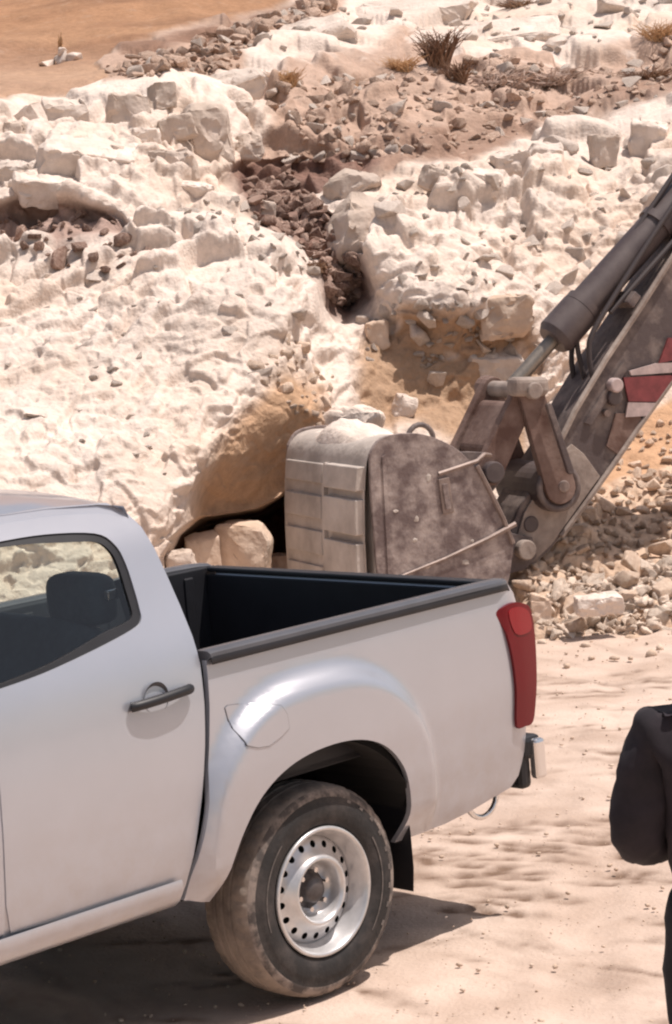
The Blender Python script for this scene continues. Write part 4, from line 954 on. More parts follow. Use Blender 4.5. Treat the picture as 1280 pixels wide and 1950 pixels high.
# lifting eye on the top, ears
bm = bmesh.new(); add_tube(bm, [(0.455 + 0.085 * cos(t), 0.26, 1.385 + 0.095 * sin(t)) for t in np.linspace(-0.4, pi + 0.2, 12)], 0.016, 8); obj_bm('lifting_eye', bm, M_ARM, bucket, smooth=True)
ear = [(0.56, 1.30), (0.80, 1.28), (0.92, 1.26), (1.00, 1.18), (0.99, 1.08), (0.90, 1.0), (0.92, 0.82), (1.04, 0.76), (1.17, 0.72), (1.19, 0.60), (1.10, 0.53), (0.80, 0.50), (0.60, 0.70), (0.55, 1.0)]
for w in (0.34, 0.80):
    bm = bmesh.new(); prism_w(bm, ear, w - 0.02, w + 0.02); obj_bm('bucket_ear', bm, M_ARM, bucket, bevel=0.005)
# stick
stick = bpy.data.objects.new('stick', None); link(stick, exc)
so = [(1.02, 0.60), (1.05, 0.52), (1.15, 0.50), (1.334, 0.617), (1.572, 0.844), (1.773, 1.046), (1.997, 1.28), (2.263, 1.544), (2.9, 2.15), (3.05, 2.25), (3.12, 2.5), (3.10, 2.9), (3.0, 3.08), (2.60, 2.63), (2.326, 2.314), (2.038, 1.985), (1.794, 1.72), (1.549, 1.425), (1.42, 1.235), (1.30, 1.10), (1.14, 0.90), (1.06, 0.76)]
bm = bmesh.new(); prism_w(bm, so, 0.40, 0.74); obj_bm('stick_box', bm, M_ARM, stick, bevel=0.012)
# lighter dusty lower side panel, flange plates and ribs
bm = bmesh.new(); prism_w(bm, [(1.05, 0.62), (1.08, 0.545), (1.15, 0.53), (1.325, 0.645), (1.55, 0.87), (1.70, 1.02), (1.60, 1.17), (1.52, 1.24), (1.40, 1.16), (1.16, 0.86)], 0.384, 0.400); obj_bm('nose_plate', bm, M_ARMDUST, stick, bevel=0.004)
for pts in ([(1.44, 1.262), (1.56, 1.438), (1.80, 1.728), (2.045, 1.993), (2.335, 2.322), (2.95, 3.0)],):
    bm = bmesh.new(); add_tube(bm, [(x, 0.385, z) for x, z in pts], 0.020, 6); obj_bm('upper_flange', bm, M_ARMDUST, stick)
bm = bmesh.new(); add_tube(bm, [(x, 0.385, z) for x, z in ((1.40, 0.69), (1.58, 0.865), (1.78, 1.065), (2.005, 1.30), (2.27, 1.565), (3.0, 2.26))], 0.018, 6); obj_bm('lower_flange', bm, M_ARMDUST, stick)
bm = bmesh.new(); prism_w(bm, [(1.62, 1.36), (1.66, 1.34), (1.95, 1.66), (1.92, 1.70)], 0.380, 0.400); obj_bm('side_rib', bm, M_ARM, stick)
bm = bmesh.new(); prism_w(bm, [(1.86, 1.12), (2.03, 1.33), (1.98, 1.38), (1.84, 1.39), (1.76, 1.20)], 0.386, 0.400); obj_bm('rust_panel', bm, M_LINKM, stick)
# red and white warning marking
bm = bmesh.new(); prism_w(bm, [(1.905, 1.605), (2.245, 1.585), (2.26, 1.545), (2.14, 1.430), (1.93, 1.455)], 0.372, 0.384); obj_bm('red_marking', bm, M_REDP, stick)
bm = bmesh.new(); prism_w(bm, [(1.925, 1.450), (2.135, 1.425), (2.065, 1.352), (1.90, 1.362)], 0.372, 0.384); obj_bm('white_marking', bm, M_WHITEP, stick)
bm = bmesh.new(); prism_w(bm, [(2.16, 1.665), (2.36, 1.685), (2.42, 1.80), (2.24, 1.815)], 0.370, 0.384); obj_bm('red_marking', bm, M_REDP, stick)
bm = bmesh.new(); prism_w(bm, [(1.95, 1.640), (2.14, 1.668), (2.34, 1.655), (2.30, 1.598), (1.96, 1.612)], 0.370, 0.384); obj_bm('white_marking', bm, M_WHITEP, stick)
bm = bmesh.new(); add_cyl(bm, (1.835, 0.33, 1.565), (1.835, 0.40, 1.565), 0.045); obj_bm('grease_fitting', bm, M_WHITEP, stick, bevel=0.01)
bm = bmesh.new(); add_cyl(bm, (1.83, 0.35, 1.49), (1.83, 0.40, 1.49), 0.050); obj_bm('dark_boss', bm, M_CYL, stick, bevel=0.01)
bm = bmesh.new(); add_cyl(bm, (1.77, 0.36, 1.40), (1.77, 0.40, 1.40), 0.022); obj_bm('bolt_head', bm, M_BLADE, stick)
# pivots
def pin(name, x, z, w0, w1, r, m, par, ring=None):
    bm = bmesh.new(); add_cyl(bm, (x, w0, z), (x, w1, z), r, n=28); o = obj_bm(name, bm, m, par, bevel=0.008)
    return o
bs_ = pin('pivot_boss', 1.358, 1.00, 0.30, 0.84, 0.150, M_CYL, stick)
bm = bmesh.new(); lathe_y(bm, [(0.150, 0.0), (0.145, -0.02), (0.115, -0.022), (0.105, 0.0)], 36, (1.358, 0.30, 1.0)); obj_bm('boss_ring', bm, M_ARM, bs_, smooth=True)
pin('pivot_pin', 1.375, 1.005, 0.25, 0.34, 0.038, M_BLADE, bs_)
pin('bucket_pin', 1.10, 0.655, 0.26, 0.88, 0.060, M_ARMDUST, stick)
pin('nose_hole', 1.20, 0.79, 0.375, 0.39, 0.050, M_CYL, stick)
# links
def bar(name, p, q, r0, r1, w0, w1, m, par):
    p = np.array(p); q = np.array(q); d = (q - p) / np.linalg.norm(q - p); n_ = np.array([-d[1], d[0]])
    pts = [tuple(p + r0 * (cos(t) * -d + sin(t) * n_)) for t in np.linspace(-pi / 2, pi / 2, 9)] + [tuple(q + r1 * (cos(t) * d + sin(t) * -n_)) for t in np.linspace(-pi / 2, pi / 2, 9)]
    mid = [tuple((p + q) / 2 + n_ * -0.8 * (r0 + r1) / 2), tuple((p + q) / 2 + n_ * 0.8 * (r0 + r1) / 2)]
    bm = bmesh.new(); prism_w(bm, pts, w0, w1); return obj_bm(name, bm, m, par, bevel=0.006)
LT = (1.205, 1.600)
for w in (0.30, 0.74): bar('bucket_link', LT, (0.915, 1.145), 0.075, 0.085, w, w + 0.07, M_LINKM, exc)
bar('link_web', (1.13, 1.49), (0.99, 1.27), 0.05, 0.05, 0.37, 0.74, M_LINKM, exc)
for w in (0.26, 0.80): bar('idler_link', LT, (1.358, 1.00), 0.080, 0.100, w, w + 0.06, M_LINKM, exc)
bar('idler_brace', (1.29, 1.50), (1.40, 1.10), 0.018, 0.022, 0.20, 0.23, M_ARM, exc)
pin('link_pin', LT[0], LT[1], 0.20, 0.92, 0.050, M_ARMDUST, exc)
bm = bmesh.new(); add_box(bm, (1.195, 0.28, 1.625), (0.24, 0.12, 0.115), Matrix.Rotation(radians(5), 3, 'Y')); obj_bm('link_head', bm, M_ARMDUST, exc, bevel=0.035, seg=3)
pin('ear_pin', 0.915, 1.145, 0.24, 0.90, 0.065, M_CYL, exc)
# bucket cylinder
cylr = bpy.data.objects.new('bucket_cylinder', None); link(cylr, exc)
ax0 = Vector((LT[0], 0.55, LT[1])); dirc = Vector((0.775, 0, 0.632)).normalized()
def on(t): return ax0 + dirc * t
bm = bmesh.new(); add_cyl(bm, on(0.0), on(0.62), 0.045, n=20); obj_bm('rod', bm, M_ROD, cylr, smooth=False, autosmooth=40)
bm = bmesh.new(); add_cyl(bm, on(0.42), on(0.46), 0.100, 0.125, n=28); add_cyl(bm, on(0.46), on(0.68), 0.125, n=28); obj_bm('gland', bm, M_CYL, cylr, autosmooth=40)
bm = bmesh.new(); add_cyl(bm, on(0.68), on(2.7), 0.106, n=28); obj_bm('barrel', bm, M_CYL, cylr, autosmooth=40)
for t in (0.685, 1.42, 2.5):
    bm = bmesh.new(); add_cyl(bm, on(t), on(t + 0.05), 0.122, n=28); obj_bm('barrel_band', bm, M_CYL, cylr, autosmooth=40)
bm = bmesh.new(); add_tube(bm, [tuple(on(0.75) + Vector((0.09, -0.12, -0.07))), tuple(on(1.4) + Vector((0.09, -0.12, -0.07))), tuple(on(2.6) + Vector((0.09, -0.12, -0.07)))], 0.018, 8); obj_bm('oil_pipe', bm, M_HOSE, cylr)
# hoses clipped along the top of the stick
for off, w in ((0.10, 0.42), (0.17, 0.52), (0.065, 0.66)):
    pts = [(1.70 + 0.02, w, 1.60), (1.735 - off * 0.3, w, 1.72 + off * 0.5), (1.80 - off * 0.55, w, 1.83 + off * 0.7), (2.04 - off * 0.7, w, 2.10 + off * 0.7), (2.36 - off * 0.7, w, 2.46 + off * 0.7), (2.9 - off * 0.7, w, 3.04 + off * 0.7)]
    bm = bmesh.new(); add_tube(bm, catmull(pts, 4), 0.017, 8); obj_bm('hydraulic_hose', bm, M_HOSE, stick, smooth=True)
for (x, z) in ((2.02, 2.07), (2.42, 2.48), (2.9, 3.0)):
    bm = bmesh.new(); add_box(bm, (x, 0.54, z), (0.09, 0.34, 0.06), Matrix.Rotation(radians(-47), 3, 'Y')); obj_bm('hose_clamp', bm, M_ARM, stick, bevel=0.008)

# ------------------------------------------------------------------ boulders and loose stones
def hull_block(seed, sx, sy, sz, npts=16, box=0.8, rough=0.03, sub=3):
    r = random.Random(seed); bm = bmesh.new()
    for i in range(npts):
        v = Vector((r.uniform(-1, 1), r.uniform(-1, 1), r.uniform(-1, 1)))
        k = max(abs(v.x), abs(v.y), abs(v.z)); cube = v / k; sph = v.normalized()
        v = cube * box + sph * (1 - box); bm.verts.new((v.x * sx, v.y * sy, v.z * sz))
    if box > 0.7:
        for a in (-1, 1):
            for b in (-1, 1):
                for c in (-1, 1): bm.verts.new((a * sx * r.uniform(.62, .98), b * sy * r.uniform(.55, .98), c * sz * r.uniform(.64, .98)))
    bmesh.ops.convex_hull(bm, input=bm.verts[:])
    bmesh.ops.delete(bm, geom=[v for v in bm.verts if not v.link_faces], context='VERTS')
    bmesh.ops.dissolve_limit(bm, angle_limit=radians(9), verts=bm.verts[:], edges=bm.edges[:])
    mn = min(sx, sy, sz)
    bmesh.ops.bevel(bm, geom=bm.edges[:], offset=mn * 0.10, segments=1, affect='EDGES', clamp_overlap=True)
    bmesh.ops.triangulate(bm, faces=bm.faces[:])
    for k in range(sub):
        el = [e for e in bm.edges if e.calc_length() > mn * (0.9, 0.5, 0.28, 0.2)[k]]
        if el: bmesh.ops.subdivide_edges(bm, edges=el, cuts=1); bmesh.ops.triangulate(bm, faces=[f for f in bm.faces if len(f.verts) > 3])
    bmesh.ops.recalc_face_normals(bm, faces=bm.faces[:])
    bm.normal_update()
    off = Vector((seed * 3.1, seed * 1.7, 0))
    for v in bm.verts:
        n = mnoise.fractal(v.co * (1.1 / mn) + off, 1.0, 2.0, 4) + (0.9 * (mnoise.cell(v.co * (1.6 / mn) + off) - 0.5) if sub >= 3 else 0)
        v.co += v.normal * n * mn * rough * 3
        v.co.x = max(-1.12 * sx, min(1.12 * sx, v.co.x)); v.co.y = max(-1.12 * sy, min(1.12 * sy, v.co.y)); v.co.z = max(-1.12 * sz, min(1.12 * sz, v.co.z))
    return bm
def stone_mesh(name, seed, box=0.35, sub=1, rough=0.03, asp=(1, .8, .65)):
    bm = hull_block(seed, asp[0], asp[1], asp[2], 13, box, rough, sub)
    me = bpy.data.meshes.new(name); bm.to_mesh(me); bm.free()
    me.polygons.foreach_set('use_smooth', np.ones(len(me.polygons), dtype=bool)); me.set_sharp_from_angle(angle=radians(28))
    return me

def boulder(px, py, w, h, label, seed, m=M_BLOCK, rot=0.0, tilt=0.0, sink=0.25, depth=None, dep=0.8, box=0.82, name='boulder', roll=0.0, rough=0.034):
    p, n = surf(px, py)
    D = p.y if depth is None else depth
    r_ = ray(px, py); c = Vector(cP + r_ * (D / r_[1]))
    sw = w / FP * D / 2; sh = h / FP * D / 2; sd = dep * (sw + sh) / 2
    bm = hull_block(seed, sw * 1.06, sd, sh * 1.06, 14, box, rough, 3)
    c.y += sd * (sink * 2 - 0.75) + 0.18 * sd
    bmesh.ops.rotate(bm, verts=bm.verts[:], matrix=Matrix.Rotation(radians(roll), 3, 'Y') @ Matrix.Rotation(radians(tilt), 3, 'X') @ Matrix.Rotation(radians(rot), 3, 'Z'))
    o = obj_bm(name, bm, m, autosmooth=30); o.location = c
    tag(o, label, 'boulder'); return o

BO = [
 (247, 222, 88, 88, 'squarish tan boulder at the crest of the rock face, below the dirt plateau', 11, 0, -8, 6, {}),
 (310, 186, 52, 56, 'small dark-faced boulder on the crest, right of the squarish tan boulder', 12, 20, 0, -6, {}),
 (396, 262, 84, 132, 'tallest upright boulder in the heap on the crest of the rock face', 13, 10, 6, 0, {'box': .88}),
 (331, 316, 94, 66, 'low pinkish boulder at the foot of the tallest upright boulder', 14, -12, 10, 3, {}),
 (470, 284, 64, 58, 'rounded grey boulder touching the right side of the tallest upright boulder', 15, 8, -5, 0, {'box': .6}),
 (335, 246, 76, 50, 'shadowed boulder wedged between the squarish tan boulder and the tallest one', 16, 0, 0, -8, {}),
 (438, 172, 132, 58, 'broad pale flat-topped boulder behind the tallest upright boulder', 17, 10, 24, -6, {'m': M_STONE}),
 (452, 208, 60, 34, 'small grey boulder under the front edge of the broad pale flat-topped boulder', 18, 0, 0, 0, {}),
 (228, 300, 52, 44, 'small wedge-shaped boulder under the squarish tan boulder', 19, 30, 0, 20, {}),
 (278, 262, 56, 40, 'white boulder touching the lower right of the squarish tan boulder', 20, 10, 10, 0, {'m': M_STONE}),
 (165, 312, 190, 84, 'large white wedge slab at the upper left of the rock face', 21, 12, 22, 14, {'m': M_STONE, 'sink': .55}),
 (62, 236, 54, 66, 'pointed white boulder near the left edge under the dirt plateau', 22, -20, 0, -24, {'m': M_STONE}),
 (26, 258, 40, 52, 'grey boulder at the left edge beside the pointed white boulder', 23, 0, 0, 0, {}),
 (118, 226, 92, 70, 'white boulder between the pointed one and the squarish tan boulder', 24, 18, 14, 8, {'m': M_STONE, 'sink': .45}),
 (100, 360, 150, 60, 'long white ledge boulder above the dark crevice on the left', 25, 14, 22, 12, {'m': M_STONE, 'sink': .45}),
 (22, 330, 70, 44, 'low white boulder at the left edge above the dark crevice', 26, -10, 20, 4, {'m': M_STONE, 'sink': .45}),
 (372, 362, 86, 30, 'flat white slab lying below the tallest upright boulder', 27, 0, 12, 12, {'m': M_STONE}),
 (690, 440, 128, 150, 'big rounded shaded boulder at the right edge of the dark gully', 28, 25, -12, 14, {'sink': .55, 'box': .5}),
 (668, 352, 120, 56, 'smooth pinkish boulder at the head of the dark gully', 29, 0, 24, -14, {'sink': .5, 'box': .5}),
 (720, 640, 46, 60, 'brown boulder on the left rim of the scooped orange hollow', 30, 0, 0, -5, {'m': M_STONE_TAN}),
 (500, 400, 52, 40, 'grey stone at the left lip of the dark gully', 31, 0, 0, 10, {}),
 (385, 1052, 66, 80, 'rounded tan boulder under the overhang, nearest the cab of the pickup', 32, 12, 0, 0, {'depth': 15.6, 'm': M_STONE_TAN, 'box': .9, 'rough': .02}),
 (466, 1054, 106, 122, 'squared tan boulder under the overhang, left of the dark cavity', 33, -8, 0, 2, {'depth': 15.8, 'm': M_STONE_TAN, 'box': .97, 'rough': .014}),
 (345, 1072, 60, 50, 'small grey stone at the foot of the overhang beside the cab', 34, 0, 0, 0, {'depth': 14.7}),
 (532, 1085, 60, 60, 'dark stone deep in the cavity behind the bucket', 35, 0, 0, 0, {'depth': 16.3, 'm': M_STONE_BROWN}),
 (585, 78, 170, 62, 'wide bright white slab near the top of the slope', 36, 10, 28, -9, {'m': M_STONE, 'sink': .5, 'name': 'rock_slab'}),
 (960, 66, 210, 34, 'long grey-white slab at the top of the slope behind the dead bush', 37, 0, 28, -5, {'m': M_STONE, 'sink': .5, 'name': 'rock_slab'}),
 (1090, 82, 120, 44, 'pale rounded slab at the upper right above the twig litter', 38, 10, 20, -6, {'m': M_STONE, 'sink': .5, 'box': .5, 'name': 'rock_slab'}),
 (790, 22, 260, 40, 'long pale slab at the top edge, above the dead bush', 39, 0, 25, -3, {'m': M_STONE, 'sink': .6, 'name': 'rock_slab'}),
 (1150, 290, 56, 64, 'grey boulder in the right rock face, second from the right edge', 40, 10, 0, 5, {}),
 (1232, 268, 76, 78, 'large cracked white boulder at the right edge above the excavator arm', 41, -10, 10, 10, {'m': M_STONE}),
 (1040, 300, 64, 54, 'square white boulder in the right rock face under the brown ledge', 42, 5, 8, 3, {'m': M_STONE}),
 (975, 322, 70, 66, 'white boulder left of the square one under the brown ledge', 43, 15, 10, -5, {'m': M_STONE}),
 (830, 342, 60, 50, 'pinkish boulder just below the brown ledge, right of the gully head', 44, 0, 0, 24, {}),
 (908, 350, 84, 54, 'slanting white boulder in the middle of the right rock face', 45, 0, 12, 16, {'m': M_STONE}),
 (960, 605, 110, 84, 'squared brown block at the top right of the scooped orange hollow', 46, 6, 4, 2, {'m': M_STONE_TAN, 'sink': .45, 'box': .9}),
 (940, 700, 110, 60, 'crumbly pale boulder behind the excavator link pin', 47, 0, 10, 6, {'m': M_STONE, 'sink': .4}),
 (770, 776, 50, 46, 'pale pointed rock standing just behind the bucket top', 48, 0, 0, 20, {'m': M_STONE}),
 (672, 802, 120, 64, 'white rock directly behind the top of the bucket', 49, 0, 0, 4, {'m': M_STONE, 'depth': 16.2, 'box': .5}),
 (1108, 1028, 62, 62, 'largest rounded tan stone on the rubble pile, right of the bucket', 50, 0, 0, 0, {'m': M_STONE_TAN, 'box': .6, 'sink': .2}),
 (1092, 982, 84, 36, 'long pale stone on the rubble pile just under the excavator arm', 51, 0, 0, 4, {'m': M_STONE_TAN, 'sink': .2}),
 (1030, 1166, 40, 52, 'upright tan stone right beside the red tail lamp', 52, 0, 0, 0, {'m': M_STONE_TAN, 'sink': .2, 'depth': 14.75}),
 (1140, 1150, 96, 40, 'wide pale stone at the foot of the rubble pile', 53, 0, 8, 0, {'m': M_STONE, 'sink': .2, 'depth': 14.5}),
]
for px, py, w, h, lab, seed, rot, tilt, roll, kw in BO:
    boulder(px, py, w, h, lab, seed, rot=rot, tilt=tilt, roll=roll, **kw)

PM_T = [stone_mesh('tan_stone_shape', 200 + k, box=0.25 + 0.06 * k, asp=(1, .85 - .03 * k, .55 + .05 * (k % 4))) for k in range(9)]
for me in PM_T: me.materials.append(M_STONE_TAN)
PM_W = [stone_mesh('pale_stone_shape', 230 + k, box=0.3 + 0.06 * k, asp=(1, .8, .5 + .06 * (k % 4))) for k in range(7)]
for me in PM_W: me.materials.append(M_STONE)
PM_B = [stone_mesh('brown_stone_shape', 260 + k, box=0.3 + 0.06 * k, asp=(1, .8, .5 + .06 * (k % 4))) for k in range(7)]
for me in PM_B: me.materials.append(M_STONE_BROWN)
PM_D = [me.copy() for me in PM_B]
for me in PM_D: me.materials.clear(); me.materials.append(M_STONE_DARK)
OCC = [[(560, 1090), (550, 930), (600, 840), (700, 805), (850, 820), (960, 990), (970, 1090)]]
def scatter(name, polys, n, smin, smax, meshes, label, group, seed, power=2.2, sink=0.25, cat='stone', n_stuff=0, flat=1.0, stuff_label=None, avoid=True):
    r = random.Random(seed); cand = []
    xs = [p[0] for pl in polys for p in pl]; ys = [p[1] for pl in polys for p in pl]
    T = 0
    while len(cand) < n + n_stuff and T < 60000:
        T += 1
        x = r.uniform(max(-60, min(xs)), min(1640, max(xs))); y = r.uniform(max(-30, min(ys)), min(1240, max(ys)))
        P1 = np.array([[x, y]])
        if not any(inside(P1, pl)[0] for pl in polys): continue
        if avoid and any(inside(P1, pl)[0] for pl in OCC): continue
        s = smin + (smax - smin) * r.random() ** power
        if any((x - a) ** 2 + (y - b) ** 2 < (0.40 * (s + c)) ** 2 for a, b, c in cand[:n][-400:]) and len(cand) < n: continue
        cand.append((x, y, s))
    cand.sort(key=lambda t: -t[2])
    VS = []; FS = []; off = 0; c1 = cand[:n] or cand; smed = c1[len(c1) // 3][2]; x0_ = min(c[0] for c in c1); x1_ = max(c[0] for c in c1); ym_ = sorted(c[1] for c in c1)[len(c1) // 2]
    for i, (x, y, s) in enumerate(cand):
        p, nn = surf(x, y); sc = 1.25 * s / FP * p.y / 2
        me = meshes[r.randrange(len(meshes))]
        rot = Matrix.Rotation(r.uniform(0, 2 * pi), 3, 'Z') @ Matrix.Rotation(r.gauss(0, 0.45), 3, 'X') @ Matrix.Rotation(r.gauss(0, 0.45), 3, 'Y')
        loc = p + nn * sc * (0.80 - 1.6 * sink)
        scl = Vector((sc * r.uniform(.85, 1.2), sc * r.uniform(.85, 1.2), sc * flat * r.uniform(.8, 1.2)))
        if i < n:
            o = bpy.data.objects.new(name, me); C.objects.link(o)
            o.matrix_world = Matrix.Translation(loc) @ rot.to_4x4() @ Matrix.Diagonal((*scl, 1))
            big = 'larger' if s > smed else 'smaller'
            third = min(2, int(3 * (x - x0_) / max(1, x1_ - x0_))); q_ = 'upper' if y < ym_ else 'lower'
            tag(o, big + ' ' + label + ', ' + q_ + ' ' + ('left', 'middle', 'right')[third] + ' part', cat, group)
        else:
            v = np.empty(len(me.vertices) * 3, np.float32); me.vertices.foreach_get('co', v); v = v.reshape(-1, 3) * np.array(scl)
            v = v @ np.array(rot).T + np.array(loc)
            f = np.empty(len(me.loops), np.int32); me.loops.foreach_get('vertex_index', f)
            if all(len(pp.vertices) == 3 for pp in me.polygons[:3]):
                VS.append(v); FS.append(f.reshape(-1, 3) + off); off += len(v)
    if n_stuff and VS:
        me = mesh_np('small_' + name, np.concatenate(VS), np.concatenate(FS)); me.set_sharp_from_angle(angle=radians(28))
        o = obj_from('small_rubble' if 'rubble' in name else 'small_stones', me, meshes[0].materials[0])
        tag(o, stuff_label, 'rubble', kind='stuff')
pile_poly = [(975, 1075), (1050, 985), (1100, 955), (1150, 945), (1280, 900), (1345, 890), (1345, 1195), (1160, 1205), (1035, 1198), (1000, 1130)]
pale_foot = [(1040, 1110), (1150, 1100), (1345, 1060), (1345, 1205), (1030, 1212)]
M_CREAM = mat('cream_stone', (0.60, 0.475, 0.38), 0.95, col2=(0.76, 0.635, 0.53), vscale=4, bump=0.008, bscale=30, spec=0.15, randval=0.15)
PM_C = [me.copy() for me in PM_W]
for me in PM_C: me.materials.clear(); me.materials.append(M_CREAM)
scatter('rubble_stone', [pile_poly], 300, 15, 62, PM_T, 'tan stone on the rubble pile right of the bucket', 'tan stones of the rubble pile', 1, n_stuff=2600, power=2.6, sink=.14, stuff_label='fine tan rubble filling the pile between the larger stones')
scatter('pale_rubble_stone', [pale_foot], 110, 9, 38, PM_C, 'pale stone at the foot of the rubble pile', 'pale stones at the foot of the rubble pile', 2, power=2.5, sink=.38, n_stuff=500, stuff_label='fine pale rubble spilling from the foot of the pile onto the road')
ledge_p = [(500, 180), (640, 150), (780, 120), (900, 110), (1010, 130), (1130, 130), (1280, 80), (1340, 80), (1340, 180), (1100, 215), (960, 240), (760, 300), (560, 300), (520, 240)]
scatter('ledge_stone', [ledge_p], 190, 9, 34, PM_B, 'brown stone on the dirt ledge', 'stones strewn on the brown ledge', 3, power=2.8, sink=.5, n_stuff=400, stuff_label='small brown stones and grit strewn over the dirt ledge')
scatter('pale_ledge_stone', [ledge_p], 90, 9, 40, PM_W, 'pale stone on the dirt ledge', 'pale stones strewn on the brown ledge', 4, power=2.0, sink=.38)
deb_p = [(200, 125), (330, 90), (430, 60), (560, 15), (640, 10), (600, 50), (490, 95), (430, 140), (330, 148), (230, 165)]
scatter('debris_stone', [deb_p], 90, 9, 36, PM_B, 'brown stone in the debris strip by the plateau', 'stones of the debris strip beside the plateau', 5, power=2.0, n_stuff=300, stuff_label='small grey stones and grit in the debris strip')
scatter('pale_debris_stone', [deb_p], 45, 9, 36, PM_W, 'pale stone in the debris strip by the plateau', 'pale stones of the debris strip beside the plateau', 6, power=1.8)
gul_p = [(455, 335), (560, 330), (600, 380), (640, 440), (690, 500), (695, 570), (655, 600), (620, 580), (590, 500), (530, 440), (475, 395)]
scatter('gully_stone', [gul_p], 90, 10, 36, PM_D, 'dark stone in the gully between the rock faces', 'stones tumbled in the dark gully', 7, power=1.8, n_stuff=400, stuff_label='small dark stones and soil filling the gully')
crev = [(-50, 430), (60, 400), (200, 410), (240, 440), (300, 470), (200, 500), (100, 500), (-50, 460)]
scatter('crevice_stone', [crev], 60, 10, 44, PM_D, 'brown stone in the crevice at far left', 'stones in the left crevice', 8, power=1.6)
mid = [(420, 340), (470, 400), (560, 450), (600, 520), (520, 500), (380, 470), (300, 430), (330, 380)]
scatter('broken_stone', [mid], 50, 14, 46, PM_W, 'pale stone left of the dark gully', 'broken stones left of the gully', 9, power=1.8, sink=.58)
scatter('rim_stone', [[(690, 600), (760, 570), (900, 570), (1010, 590), (1030, 690), (960, 720), (900, 650), (860, 640), (840, 760), (800, 700), (760, 620), (700, 690)]], 70, 10, 44, PM_W, 'pale stone round the brown hollow', 'crumbling stones round the hollow', 10, power=1.8, sink=.5)
scatter('overhang_stone', [[(470, 700), (560, 640), (640, 700), (620, 800), (560, 780), (520, 740)]], 40, 10, 34, PM_T, 'tan stone in the orange overhang', 'stones in the top of the orange overhang', 11, power=1.8, sink=.55)
scatter('face_stone', [[(720, 330), (860, 310), (1280, 230), (1340, 230), (1340, 560), (1080, 560), (980, 560), (760, 540)]], 110, 12, 56, PM_W, 'pale stone half buried in the right rock face', 'half-buried stones of the right rock face', 12, power=2.0, sink=.55)
scatter('arm_side_stone', [[(1120, 900), (1200, 820), (1345, 760), (1345, 880), (1180, 930)]], 50, 10, 34, PM_T, 'tan stone on the bank right of the arm', 'stones on the orange bank', 13, power=2.0, sink=.4)
scatter('slab_stone', [[(620, 10), (1340, -10), (1340, 60), (1130, 100), (900, 90), (780, 60), (640, 90), (520, 110), (480, 100), (600, 60)]], 90, 9, 60, PM_W, 'pale stone among the top white slabs', 'pale stones among the top slabs', 15, power=2.2, sink=.42)
scatter('face_chip', [[(0, 480), (200, 500), (420, 480), (560, 560), (590, 640), (430, 790), (330, 940), (0, 900)]], 36, 12, 46, PM_W, 'pale chip half buried in the left rock face', 'half-buried chips of the left rock face', 16, power=2.0, sink=.6, flat=.8)
scatter('outer_rubble', [[(1348, 890), (1640, 870), (1640, 1200), (1348, 1195)]], 0, 14, 60, PM_T, '', '', 31, n_stuff=1500, power=2.5, sink=.14, stuff_label='tan rubble where the pile runs on to the right')
# small marker of piled stones on the plateau
def on_slope(x, y): return surf(x, y)[0]
cp = on_slope(114, 108)
cairn = empty('stone_cairn', cp); tag(cairn, 'small pale pile of stones standing alone on the brown dirt at the upper left', 'cairn')
for (dx, dz, a, b, k) in ((0.0, 0.03, 0.09, 0.10, 0), (0.13, 0.02, 0.10, 0.07, 5), (-0.14, 0.0, 0.09, 0.05, 3), (0.02, 0.10, 0.06, 0.045, 7)):
    bm = hull_block(300 + k, a, a, b, 12, 0.4, 0.02, 1); o = obj_bm('cairn_stone', bm, M_STONE, cairn, autosmooth=30); o.location = (dx, 0, dz)
# pebbles on the road
r = random.Random(44); VS = []; FS = []; off = 0
me = PM_W[0]; bv = np.empty(len(me.vertices) * 3, np.float32); me.vertices.foreach_get('co', bv); bv = bv.reshape(-1, 3); bf = np.empty(len(me.loops), np.int32); me.loops.foreach_get('vertex_index', bf); bf = bf.reshape(-1, 3)
bm = bmesh.new(); bmesh.ops.create_icosphere(bm, subdivisions=1, radius=1); pv = np.array([v.co[:] for v in bm.verts]); pf = np.array([[v.index for v in f.verts] for f in bm.faces]); bm.free()
for k in range(2600):
    y = r.uniform(7.0, 14.9); x = r.uniform(-0.1 * y - 0.8, 0.16 * y + 0.7)
    d = abs(y - 14.5); s = 0.003 + 0.010 * r.random() ** 5 + (0.03 * r.random() ** 6 if y > 13.6 else 0)
    a = r.uniform(0, 6.28); v = pv * np.array([s * r.uniform(.8, 1.4), s * r.uniform(.7, 1.2), s * r.uniform(.5, .9)]) * (1 + 0.25 * nr.standard_normal((len(pv), 1)) * 0.6)
    v = np.c_[v[:, 0] * cos(a) - v[:, 1] * sin(a) + x, v[:, 0] * sin(a) + v[:, 1] * cos(a) + y, v[:, 2] - 0.018]
    VS.append(v); FS.append(pf + off); off += len(v)
o = obj_from('pebbles', mesh_np('pebbles', np.concatenate(VS), np.concatenate(FS), smooth=False), M_STONE_TAN); tag(o, 'scattered small pebbles on the dusty road surface', 'pebbles', kind='stuff')

